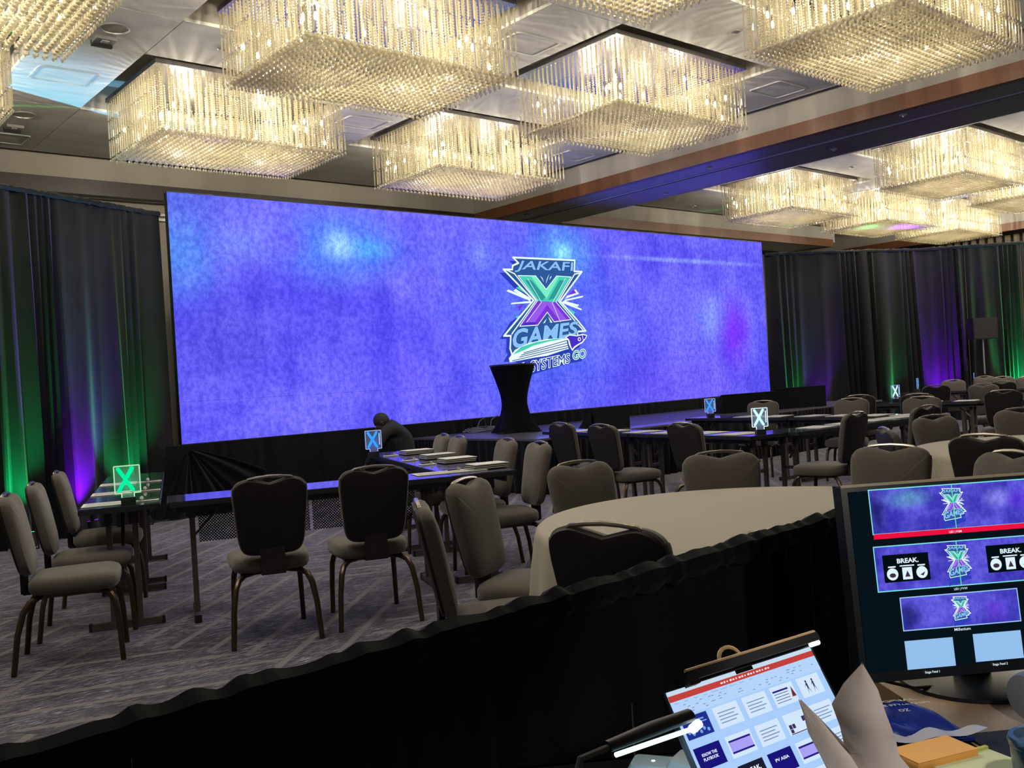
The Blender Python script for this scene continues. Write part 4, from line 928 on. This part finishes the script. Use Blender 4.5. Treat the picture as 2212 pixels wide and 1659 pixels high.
# ================================================================== FOREGROUND: low drape, desk and what stands on it
drape('low_drape', [(-.55, 1.135), (.23, 1.148), (2.20, 1.266)], 0, .975, M_duve, 'low black drape wall across the foreground with a gathered top', 'drape', amp=.018, seed=17, pw_=1.1, per_fold=.13, flare=1.)
DZ = .735
M_desk = mat('tan_desk_laminate', (.36, .25, .15), .45, noise=(3, .12, (.3, 3, 1)))
dr = -.6206                       # the desk runs along the monitor
dk = thing('desk', 'tan topped technician desk in the bottom right corner', 'desk', (1.66, .70, 0), dr)
MB().box((-.12, -.75, DZ-.03), (1.1, .32, DZ)).obj('desktop', M_desk, dk)
for sx in (-.06, 1.02):
    for sy in (-.68, .25): MB().box((sx-.02, sy-.02, 0), (sx+.02, sy+.02, DZ-.03)).obj('leg', M_blackp, dk)
mtm = Matrix.Translation((1.66, .70, 0)) @ Matrix.Rotation(dr, 4, 'Z')
sd = thing('side_table', 'side table under a black cloth carrying the laptop', 'table', (1.66, .70, 0), dr)
MB().box((-.86, -.72, DZ-.03), (-.128, -.03, DZ-.004)).obj('tabletop', M_edge, sd)
MB().box((-.865, -.725, DZ-.003), (-.125, -.022, DZ)).box((-.87, -.03, .02), (-.125, -.022, DZ)).box((-.87, -.725, .02), (-.862, -.022, DZ)).obj('black_cloth', M_duve, sd)
o = thing('desk_mat', 'black mat lying on the tan desk in front of the monitor', 'mat', (1.66, .70, DZ+.001), dr)
pts = []
def dl(x, y, z=0.): v = mtm @ Vector((x, y, z)); return v
mb = MB(); mb.box((-.115, -.72, 0), (.62, -.07, .003)).obj('mat_sheet', mat('black_rubber', (.012, .013, .016), .6), o)

# monitor
MT = Vector((1.5417, .9137, 1.1294)); tl = .1182
mo = thing('monitor', 'large black monitor showing video previews at the right edge', 'monitor', tuple(MT), dr); mo.rotation_euler = (0, 0, dr)
til = bpy.data.objects.new('display', None)
Mt = Matrix.Rotation(-tl, 4, 'X')     # local: x right, -z down the face, y away
def tm(mb): mb.v = [tuple(Mt @ Vector(v)) for v in mb.v]; return mb
def face_obj(mb, name, m, parent, smooth=False, **k): return tm(mb).obj(name, m, parent, smooth, **k)
MW, MH = .53, .345
M_bezel = mat('bezel_black', (.006, .010, .016), .35, spec=.5)
face_obj(MB().box((0, 0, -MH), (MW, .035, 0)).box((.1, .035, -.28), (.43, .06, -.06)), 'housing', M_bezel, mo)
face_obj(MB().box((.0, -.001, -.004), (MW, .02, .0005)), 'top_edge', mat('bezel_rim', (.35, .30, .2), .4), mo)
scr = face_obj(MB().poly([(.012, -.0012, -.012), (MW-.012, -.0012, -.012), (MW-.012, -.0012, -MH+.018), (.012, -.0012, -MH+.018)]), 'screen', emit('screen_black', (.0022, .006, .010), 1.), mo)
M_prev = picture('preview_picture', '#3a34b0', '#5a54d8', [(.12, -.03, .06, .025, '#5c8cc0', .9), (.29, -.04, .04, .025, '#8a88f0', .8), (.33, -.045, .04, .03, '#5020d0', .8), (.06, -.05, .03, .06, '#181c60', .9), (.26, -.235, .03, .03, '#6a40e0', .7), (.10, -.235, .03, .04, '#181c60', .8)], grain=6, grain_amt=.3, sx=.06, sample=False)
C_cy = emit('ui_cyan', '#7fe8ea', 1.); C_red = emit('ui_red', '#f01040', 1.); C_black = emit('ui_black', (.001, .004, .006), 1.); C_lb = emit('ui_light', '#9cc8f4', 1.); C_txt = emit('ui_text', '#dff4ff', 1.); C_grn = emit('ui_green_line', '#62e8a8', 1.)
def fp(name, x0, z0, x1, z1, m, y, parent=mo): return face_obj(MB().poly([(x0, y, -z0), (x1, y, -z0), (x1, y, -z1), (x0, y, -z1)]), name, m, parent)
def frame_(x0, z0, x1, z1, t_, m, y):
    b = MB()
    for q in ((x0-t_, z0-t_, x1+t_, z0), (x0-t_, z1, x1+t_, z1+t_), (x0-t_, z0, x0, z1), (x1, z0, x1+t_, z1)): b.poly([(q[0], y, -q[1]), (q[2], y, -q[1]), (q[2], y, -q[3]), (q[0], y, -q[3])])
    return face_obj(b, 'preview_border', m, mo)
def small_logo(cx, cz, h):
    k = h/1300.; tf = lambda X, Y: (cx+(X-690)*k*.95, cz-(Y-800)*k)
    n0 = set(o_.name for o_ in COL.objects); build_logo(mo, tf, -.0030, .03, full=False)
    for o_ in COL.objects:
        if o_.name not in n0 and o_.data:
            for v in o_.data.vertices: v.co = Mt @ v.co
for (x0, z0, x1, z1, bm_) in ((.0505, .012, .3565, .089, C_cy), (.048, .1128, .352, .1893, C_cy), (.0862, .2045, .3025, .2595, C_lb)):
    fp('preview_picture', x0, z0, x1, z1, M_prev, -.0020); frame_(x0, z0, x1, z1, .0018, bm_, -.0024)
fp('program_bar', .050, .0895, .3583, .0985, C_red, -.0028)
small_logo(.2035, -.050, .064); small_logo(.2005, -.151, .064); small_logo(.1950, -.232, .046)
for (x, z0, z1) in ((.2040, .012, .089), (.2000, .1128, .1893)): fp('centre_line', x-.0008, z0, x+.0008, z1, C_grn, -.0046)
for (x0, z0) in ((.0605, .1273), (.2540, .1245)):
    fp('break_slide', x0, z0, x0+.085, z0+.048, C_black, -.0040)
    b = MB(); rect_text(b, 'BREAK.', x0+.046, -(z0+.0155), .0085, -.0044, .040, .03)
    for cx_, rr in ((x0+.0155, .0105), (x0+.070, .0105)): b.poly([(cx_+rr*math.cos(a), -.0044, -(z0+.034)+rr*math.sin(a)) for a in [i*PI/10 for i in range(20)]]); b.box((cx_-.007, -.0044, -(z0+.0225)), (cx_+.007, -.0044, -(z0+.0200)))
    b.poly([(x0+.034, -.0044, -(z0+.0235)), (x0+.052, -.0044, -(z0+.0235)), (x0+.052, -.0044, -(z0+.0445)), (x0+.034, -.0044, -(z0+.0445))]); b.box((x0+.030, -.0044, -(z0+.0215)), (x0+.057, -.0044, -(z0+.0195)))
    face_obj(b, 'slide_art', C_txt, mo)
    b = MB(); b.poly([(x0+.038, -.0048, -(z0+.040)), (x0+.048, -.0048, -(z0+.040)), (x0+.043, -.0048, -(z0+.029))]); b.poly([(x0+.0155+.006*math.cos(a), -.0048, -(z0+.036)+.004*math.sin(a)) for a in [i*PI/5 for i in range(10)]]); b.poly([(x0+.066, -.0048, -(z0+.038)), (x0+.076, -.0048, -(z0+.033)), (x0+.072, -.0048, -(z0+.040))]); face_obj(b, 'slide_icon', emit('icon_dark', '#403040', 1.), mo)
b = MB(); rect_text(b, 'LED | PGM', .2019, -.0970, .0050, -.0032); rect_text(b, 'LED | PVW', .1990, -.1975, .0050, -.0032); rect_text(b, 'Millenium', .1930, -.2680, .0050, -.0032, .030)
rect_text(b, 'Stage Feed 1', .1285, -.3360, .0052, -.0032); rect_text(b, 'Stage Feed 2', .2545, -.3330, .0052, -.0032); face_obj(b, 'caption', C_txt, mo)
def checker():
    m = bpy.data.materials.new('test_pattern'); m.use_nodes = True; N = m.node_tree.nodes; L = m.node_tree.links; N.remove(N['Principled BSDF']); e = N.new('ShaderNodeEmission'); L.new(e.outputs[0], N['Material Output'].inputs[0])
    tc = N.new('ShaderNodeTexCoord'); ck = N.new('ShaderNodeTexChecker'); ck.inputs['Scale'].default_value = 900; ck.inputs[1].default_value = (*lin('#a8d4fa'), 1); ck.inputs[2].default_value = (*lin('#7ca8dc'), 1)
    L.new(tc.outputs['Object'], ck.inputs[0]); L.new(ck.outputs[0], e.inputs[0]); m.cycles.emission_sampling = 'NONE'; return m
M_chk = checker()
fp('stage_feed', .0845, .2782, .1735, .3275, M_chk, -.0020); fp('stage_feed', .2110, .2764, .3005, .3246, M_chk, -.0020)
MB().box((.235, .055, -.355), (.295, .085, -.10)).obj('stand_neck', M_bezel, mo)
st = MB(); st.lathe([(.13, -.393), (.13, -.387), (.11, -.381), (.03, -.376)], 32, (.265, .07)); st.box((.235, .055, -.385), (.295, .085, -.34)); st.obj('stand_foot', M_bezel, mo, True)

# laptop
LT = Vector((.9752, .8612, .9157)); ly, lt = -.1059, .5466
lp = thing('laptop', 'open laptop with a grid of presentation slides on its screen', 'laptop', tuple(LT), ly)
Lt = Matrix.Rotation(-lt, 4, 'X')
def lface(mb, name, m, smooth=False): mb.v = [tuple(Lt @ Vector(v)) for v in mb.v]; return mb.obj(name, m, lp, smooth)
lface(MB().box((0, .001, -.215), (.312, .007, 0)), 'lid', mat('dark_aluminium', (.05, .055, .065), .35, metal=.7))
lface(MB().box((-.001, 0, -.215), (.313, .002, .001)), 'bezel', M_bezel)
U = lambda h: emit('ui'+h, h, 1.)
def lq(name, x0, z0, x1, z1, col, y): return lface(MB().poly([(x0, y, -z0), (x1, y, -z0), (x1, y, -z1), (x0, y, -z1)]), name, U(col) if isinstance(col, str) else col)
M_lscr = emit('laptop_white', '#a9cdfb', 1., True)
lq('screen', .004, .003, .308, .206, M_lscr, -.0006)
lq('menu_bar', .004, .0008, .308, .0068, '#c6dcec', -.0010); lq('title_bar', .004, .0068, .308, .0150, '#c2413c', -.0010); lq('notch', .140, .0008, .176, .0062, '#06080a', -.0014)
lq('ribbon', .004, .015, .308, .036, '#b6d4fa', -.0010)
b = MB(); [b.poly([(.104+i*.0062, -.0014, -.0122), (.1085+i*.0062-(i%3)*.001, -.0014, -.0122), (.1085+i*.0062-(i%3)*.001, -.0014, -.0100+(i%2)*.0006), (.104+i*.0062, -.0014, -.0100)]) for i in range(17)]; lface(b, 'title_text', U('#ffe8e8'))
b = MB(); R = random.Random(4)
for i, wname in enumerate(('Home', 'Insert', 'Draw', 'Design', 'Transitions', 'Animations', 'Slide Show', 'Review', 'View')): rect_text(b, wname, .014+i*.0185, -.0192, .0022, -.0014, None, 0)
for i in range(46): x = .012+R.random()*.28; z = .022+R.choice((0, .0035, .007, .0105)); b.poly([(x, -.0014, -z), (x+.005, -.0014, -z), (x+.005, -.0014, -z-.0009), (x, -.0014, -z-.0009)])
lface(b, 'ribbon_icons', U('#6f88b0'))
cols = [.0085, .0690, .1280, .1870, .2460]; rows = [.0385, .0790, .1185, .1570]
kind = [['crowd', 'plan', 'plan', 'bars', 'figures'], ['title', 'bars2', 'lines', 'codes', 'light'], ['photo', 'dark', 'title', 'bars2', 'lines'], ['dark', 'light', 'light', 'light', 'photo']]
for r_i, z in enumerate(rows):
    for c_i, x in enumerate(cols):
        kd = kind[r_i][c_i]; x1, z1 = x+.049, z+.029
        base = {'crowd': '#22308c', 'title': '#1a1478', 'photo': '#2a2038', 'dark': '#1c1c30'}.get(kd, '#d2e6fc')
        lq('slide', x, z, x1, z1, base, -.0012)
        b = MB(); colr = '#8098c0'
        def rc(a, c, d, e_): b.poly([(x+a, -.0016, -(z+c)), (x+d, -.0016, -(z+c)), (x+d, -.0016, -(z+e_)), (x+a, -.0016, -(z+e_))])
        if kd in ('bars', 'bars2'):
            colr = '#281c80'; rc(.003, .006, .046 if kd == 'bars2' else .036, .0085); rc(.003, .021, .046, .0235) if kd == 'bars2' else [rc(.004, .011+.004*i, .034, .0118+.004*i) for i in range(4)]
        elif kd == 'figures':
            colr = '#283040'
            for fx in (.016, .030): rc(fx, .009, fx+.003, .017); b.poly([(x+fx+.0015+.0018*math.cos(a), -.0016, -(z+.0072)+.0018*math.sin(a)) for a in [i*PI/4 for i in range(8)]]); b.poly([(x+fx, -.0016, -(z+.017)), (x+fx+.0015, -.0016, -(z+.017)), (x+fx-.002, -.0016, -(z+.026))]); b.poly([(x+fx+.0015, -.0016, -(z+.017)), (x+fx+.003, -.0016, -(z+.017)), (x+fx+.006, -.0016, -(z+.026))]); b.poly([(x+fx, -.0016, -(z+.010)), (x+fx, -.0016, -(z+.012)), (x+fx-.004, -.0016, -(z+.015))])
        elif kd == 'title': colr = '#e8ecff'; rect_text(b, ('KNOW THE PLAYBOOK' if r_i == 1 else 'PV ASIA')[:8 if r_i == 1 else 9], x+.0245, -(z+.013), .0042, -.0016, .028, .03); (rect_text(b, 'PLAYBOOK', x+.0245, -(z+.019), .0042, -.0016, .028, .03) if r_i == 1 else None)
        elif kd == 'dark': colr = '#f0f4ff'; rect_text(b, 'BREAK.', x+.0245, -(z+.012), .006, -.0016, .032, .03)
        elif kd == 'photo': colr = '#e8ecf8'; rect_text(b, 'PLAY BY PLAY', x+.0245, -(z+.011), .004, -.0016, .036, .02)
        elif kd == 'crowd':
            colr = '#6fa8f0'; [b.poly([(x+.006+.007*i+.0026*math.cos(a), -.0016, -(z+.020+.003*(i % 2))+.0026*math.sin(a)) for a in [k*PI/4 for k in range(8)]]) for i in range(6)]; rc(.010, .006, .040, .008); rc(.014, .010, .044, .0115)
        elif kd == 'codes': colr = '#3a3060'; rc(.004, .015, .010, .021); rc(.011, .015, .017, .021); rc(.004, .0215, .010, .0265); rc(.035, .009, .043, .016); rc(.003, .0272, .046, .0284)
        else:
            for i in range(4): rc(.006, .008+.0045*i, .042-.006*(i % 2), .0095+.0045*i)
        lface(b, 'slide_art', U(colr))
        if kd == 'bars2': lq('slide_band', x+.003, z+.0085, x+.046, z+.021, '#a8a0f4', -.0014)
        if kd == 'bars':
            bb_ = MB(); bb_.poly([(x+.038, -.0018, -(z+.021)), (x+.047, -.0018, -(z+.021)), (x+.0425, -.0018, -(z+.006))]); lface(bb_, 'slide_icon', U('#703030'))
# keyboard half, on the desk
hy = math.sin(lt)*.215; 
bs = MB(); zb = -math.cos(lt)*.215; bs.box((0, -.22-hy, zb-.014), (.312, .002-hy, zb-.002)).obj('keyboard_base', mat('silver_shell', (.3, .31, .33), .35, metal=.7), lp)
kb = MB()
for i in range(14):
    for j in range(5): kb.box((.018+i*.0198, -.10-hy+j*.0185, zb-.002), (.018+i*.0198+.0165, -.10-hy+j*.0185+.0155, zb-.0005))
kb.obj('keys', M_blackp, lp)
# camera-side light bar clipped to the lid
lb_ = thing('screen_light_bar', 'black light bar with a brass edge clipped over the laptop screen', 'lamp', tuple(LT), ly)
def lbf(mb, name, m, smooth=False): mb.v = [tuple(Lt @ Vector(v)) for v in mb.v]; return mb.obj(name, m, lb_, smooth)
lbf(MB().box((.045, -.012, .0035), (.326, .022, .016)), 'bar_body', M_blackp)
lbf(MB().tube([(.048, -.006, .0170), (.326, -.006, .0170)], .0036, 8), 'brass_edge', mat('worn_brass', (.75, .52, .28), .5, metal=.2), True)
lbf(MB().box((.040, -.013, -.003), (.060, .012, .012)), 'end_clip', M_blackp); lbf(MB().tube([(.306, -.006, .001), (.325, -.006, .001)], .004, 8), 'lit_tip', emit('tip_glow', '#d8f4ff', 2.), True)
lbf(MB().tube([(.155+.022*math.cos(a), .012, .016+.020*math.sin(a)) for a in [i*PI/10 for i in range(11)]], .0032, 6), 'hanging_ring', _mats['worn_brass'], True)
lbf(MB().box((.12, .010, .0), (.17, .03, .016)), 'clip_body', M_blackp)
# small tube lamp on a gooseneck
la = thing('reading_lamp', 'gooseneck reading lamp with a bright white LED tube', 'lamp', (.835, .820, .885), 0)
A_, B_ = Vector((0, 0, 0)), Vector((.135, -.018, .0)); upv = Vector((-.004, .004, .012))
MB().tube([A_, A_*.5+B_*.5, B_], .0031, 10).obj('led_tube', emit('tube_glow', '#c8f6ff', 2.4, False), la, True)
MB().tube([A_+upv*1.0+Vector((-.006, 0, 0)), B_*.5+upv*1.25, B_+upv*1.35], [.009, .0115, .0105], 10, .8).obj('lamp_hood', M_blackp, la, True)
MB().tube([B_+Vector((-.01, 0, 0)), B_+Vector((.006, 0, .004))], .006, 8).obj('lit_cap', emit('cap_glow', '#e8fdff', 5.), la, True)
MB().tube([(-.004, .001, .012), (-.05, .01, .008), (-.09, .0, -.05), (-.11, -.04, -.12), (-.10, -.08, -.15)], .0045, 8).obj('gooseneck', mat('grey_rubber', (.06, .06, .065), .5), la, True)
MB().lathe([(.035, -.151), (.035, -.143), (.01, -.138)], 20, (-.10, -.08)).obj('lamp_foot', M_blackp, la, True)
ld = bpy.data.lights.new('reading_lamp_light', 'AREA'); ld.shape = 'RECTANGLE'; ld.size = .13; ld.size_y = .008; ld.energy = .55; ld.color = (.78, .93, 1.)
lo = bpy.data.objects.new('reading_lamp_light', ld); COL.objects.link(lo); lo.location = (.90, .808, .879); lo.rotation_euler = (0, .0, math.atan2(-.018, .135))
# desk task light above the frame lighting the desktop things (the operator's lamp, just out of view)
tl_ = bpy.data.lights.new('operator_lamp', 'SPOT'); tl_.energy = 8.0; tl_.spot_size = math.radians(104); tl_.spot_blend = .4; tl_.color = (1., .93, .84); tl_.shadow_soft_size = .02
to = bpy.data.objects.new('operator_lamp', tl_); COL.objects.link(to); to.location = (1.25, .25, 1.32); to.rotation_euler = (Vector((1.72, .72, .75))-Vector(to.location)).to_track_quat('-Z', 'Y').to_euler()

def block(x, y, rz, a, b_, h, m, name, part, lb, cat, g=None, bev=.006):
    o = thing(name, lb, cat, (x, y, DZ+.004), rz, g); n = 20
    def o_(k, z, c_): 
        pts_ = []
        for (sx, sy, a0) in ((1, 1, 0), (-1, 1, 90), (-1, -1, 180), (1, -1, 270)):
            for q in range(4): an = math.radians(a0+q*30); pts_.append((sx*(a/2-c_)+c_*math.cos(an)-math.copysign(k, sx)*1., sy*(b_/2-c_)+c_*math.sin(an)-math.copysign(k, sy), z))
        return pts_
    MB().rings([o_(bev*.6, 0, bev), o_(0, bev, bev), o_(0, h-bev, bev), o_(bev*.6, h, bev)]).obj(part, m, o, True); return o
M_brick = mat('grey_adapter', (.22, .30, .34), .4)
q = block(1.018, .925, .5, .05, .07, .055, M_brick, 'power_adapter', 'casing', 'grey power adapter under the reading lamp, left one', 'adapter', 'grey adapters beside the laptop', .008); MB().lathe([(.003, .055), (.003, .0555)], 8).obj('indicator', emit('led_dot', '#dfffff', 2.), q)
q = block(1.045, .87, .3, .06, .07, .065, M_brick, 'power_adapter', 'casing', 'grey power adapter under the reading lamp, right one against the laptop', 'adapter', 'grey adapters beside the laptop', .008); MB().box((-.01, .036, .01), (.01, .05, .03)).obj('plug', M_blackp, q)
# snack bag
def xf(mb, M): mb.v = [tuple(M @ Vector(v)) for v in mb.v]; return mb
sn = thing('snack_bag', 'crumpled blue and white snack bag lying on the desk below the monitor', 'bag', (1.475, .79, DZ+.005), -.62)
n = 22; mb = MB(); R = random.Random(2)
for i in range(n+1):
    for j in range(13):
        u, v = i/n*2-1, j/12*2-1; z = .032*(1-abs(u)**3)*(1-abs(v)**4)*(.85+.3*math.sin(5*u+3*v))+R.uniform(-.0012, .0012); mb.v.append((u*.085, v*.062+.006*math.sin(4*u), z+.003))
for i in range(n):
    for j in range(12): o_ = i*13+j; mb.f.append((o_, o_+13, o_+14, o_+1))
mb.obj('film', mat('blue_foil', (.01, .03, .26), .25, spec=.6), sn, True)
MB().box((-.088, -.066, .0), (.088, .062, .004)).obj('underside', _mats['blue_foil'], sn)
mb = MB()
for i in range(24):
    u = i/23*2-1; mb.v += [(u*.10, -.055+.004*math.sin(6*u), .018+.004*math.sin(9*u)), (u*.105, -.075, .012+.008*u*u+.003*math.sin(7*u))]
for i in range(23): mb.f.append((2*i, 2*i+2, 2*i+3, 2*i+1))
mb.obj('crimped_seal', mat('silver_foil', (.6, .62, .64), .3, metal=.2), sn, True)
b = MB(); 
for tx, yy, hh in (('ORIGINAL', .030, .014), ('KETTLE STYLE CHIPS', .008, .009), ('OZ', -.018, .009)):
    vs, fs = text_verts(tx, .02, 2); x0, x1 = min(v[0] for v in vs), max(v[0] for v in vs); h0 = max(v[1] for v in vs); sc = hh/h0; sx = sc if (x1-x0)*sc < .13 else .13/(x1-x0)
    b.add([((v[0]-(x0+x1)/2)*sx, yy+v[1]*sc, .0385-.3*(yy+v[1]*sc)**2*20*.3) for v in vs], fs)
b.obj('lettering', M_paper, sn)
# orange note block, yellow pad, mug, headset
q = block(1.398, .700, -.35, .115, .062, .016, mat('orange_notes', (.95, .45, .10), .6), 'sticky_notes', 'note_block', 'block of orange sticky notes on the black mat', 'sticky notes', None, .0015); MB().box((-.0575, -.031, .0162), (.0575, .031, .0166)).obj('top_sheet', mat('orange_top', (1., .52, .14), .6), q)
q = block(1.405, .625, -.30, .12, .10, .006, mat('yellow_pad', (.70, .78, .45), .6), 'notepad', 'paper_block', 'pale yellow-green notepad cut by the bottom edge', 'notepad', None, .001); MB().box((-.06, .046, .006), (.06, .052, .010)).obj('binding', mat('pad_binding', (.55, .60, .12), .6), q)
mg = thing('travel_mug', 'dark blue-grey lid of a mug at the bottom right corner', 'mug', (1.40, .545, DZ+.004)); M_mug = mat('blue_grey_enamel', (.04, .10, .15), .18, spec=.7)
MB().lathe([(.030, 0), (.036, .01), (.040, .06)], 32).obj('body', M_mug, mg, True); MB().rings([[(r*math.cos(2*PI*k/32), r*math.sin(2*PI*k/32), z) for k in range(32)] for r, z in ((.041, .06), (.043, .066), (.041, .073), (.034, .074), (.030, .066))]).obj('lid', M_mug, mg, True)
hs = thing('headset', 'black and grey headset lying at the right edge below the monitor', 'headset', (1.71, .625, DZ+.004), -.4); M_hs = mat('grey_pad', (.30, .32, .33), .5)
MB().tube([(-.05+.0*a, .0, .0) if 0 else (.075*math.cos(a), .03*math.sin(a)*.2, .012+.085*math.sin(a)) for a in [i*PI/12 for i in range(13)]], .009, 8, .5).obj('headband', M_blackp, hs, True)
for s in (-1, 1):
    c = MB(); c.lathe([(.018, -.014), (.036, -.012), (.04, 0), (.036, .012), (.018, .014)], 24); xf(c, Matrix.Translation((s*.072, 0, .042)) @ Matrix.Rotation(PI/2, 4, 'Y')).obj('ear_pad', M_hs, hs, True)
# cable loop behind the bag
MB().tube([(1.60, .94, .80), (1.62, .91, .765), (1.66, .86, .748), (1.73, .82, .743), (1.80, .80, .745), (1.84, .82, .77), (1.85, .86, .82)], .0032, 8).obj('monitor_cable', M_blackp, None, True, label='thin black cable looping below the monitor', cat='cable')
# folded napkin standing in front of the laptop
nk = thing('paper_napkin', 'pinkish crumpled paper napkin with two upright corners in front of the laptop', 'napkin', (1.17, .655, DZ+.004))
M_nap = mat('napkin_paper', (.78, .69, .66), .9, bump=(300, .2), noise=(20, .1, (1, 1, 1)))
def flap(rows_, nm):
    mb = MB(); n = 12
    for j, (a, b_, bul) in enumerate(rows_):
        a, b_ = Vector(a), Vector(b_)
        for i in range(n+1):
            t_ = i/n; p = a.lerp(b_, t_); p += Vector((-.7, -.72, 0))*bul*math.sin(PI*t_)+Vector((0, 0, .002*math.sin(9*t_+j))); mb.v.append(tuple(p-Vector((1.17, .655, DZ+.004))))
    for j in range(len(rows_)-1):
        for i in range(n): o_ = j*(n+1)+i; mb.f.append((o_, o_+1, o_+n+2, o_+n+1))
    mb.obj(nm, M_nap, nk, True)
flap([((1.147, .664, .952), (1.149, .663, .950), 0), ((1.130, .682, .925), (1.168, .655, .915), .004), ((1.118, .694, .898), (1.175, .650, .885), .008), ((1.128, .690, .868), (1.186, .645, .850), .012), ((1.138, .690, .835), (1.205, .650, .815), .016), ((1.13, .690, .79), (1.215, .635, .79), .018), ((1.10, .68, DZ+.006), (1.215, .60, DZ+.006), .02)], 'tall_corner')
flap([((1.0985, .731, .902), (1.101, .729, .901), 0), ((1.094, .722, .885), (1.115, .712, .880), .003), ((1.092, .715, .862), (1.130, .700, .858), .006), ((1.098, .700, .83), (1.150, .685, .83), .008), ((1.10, .68, .79), (1.16, .66, .79), .01), ((1.09, .66, DZ+.006), (1.16, .63, DZ+.006), .01)], 'low_corner')
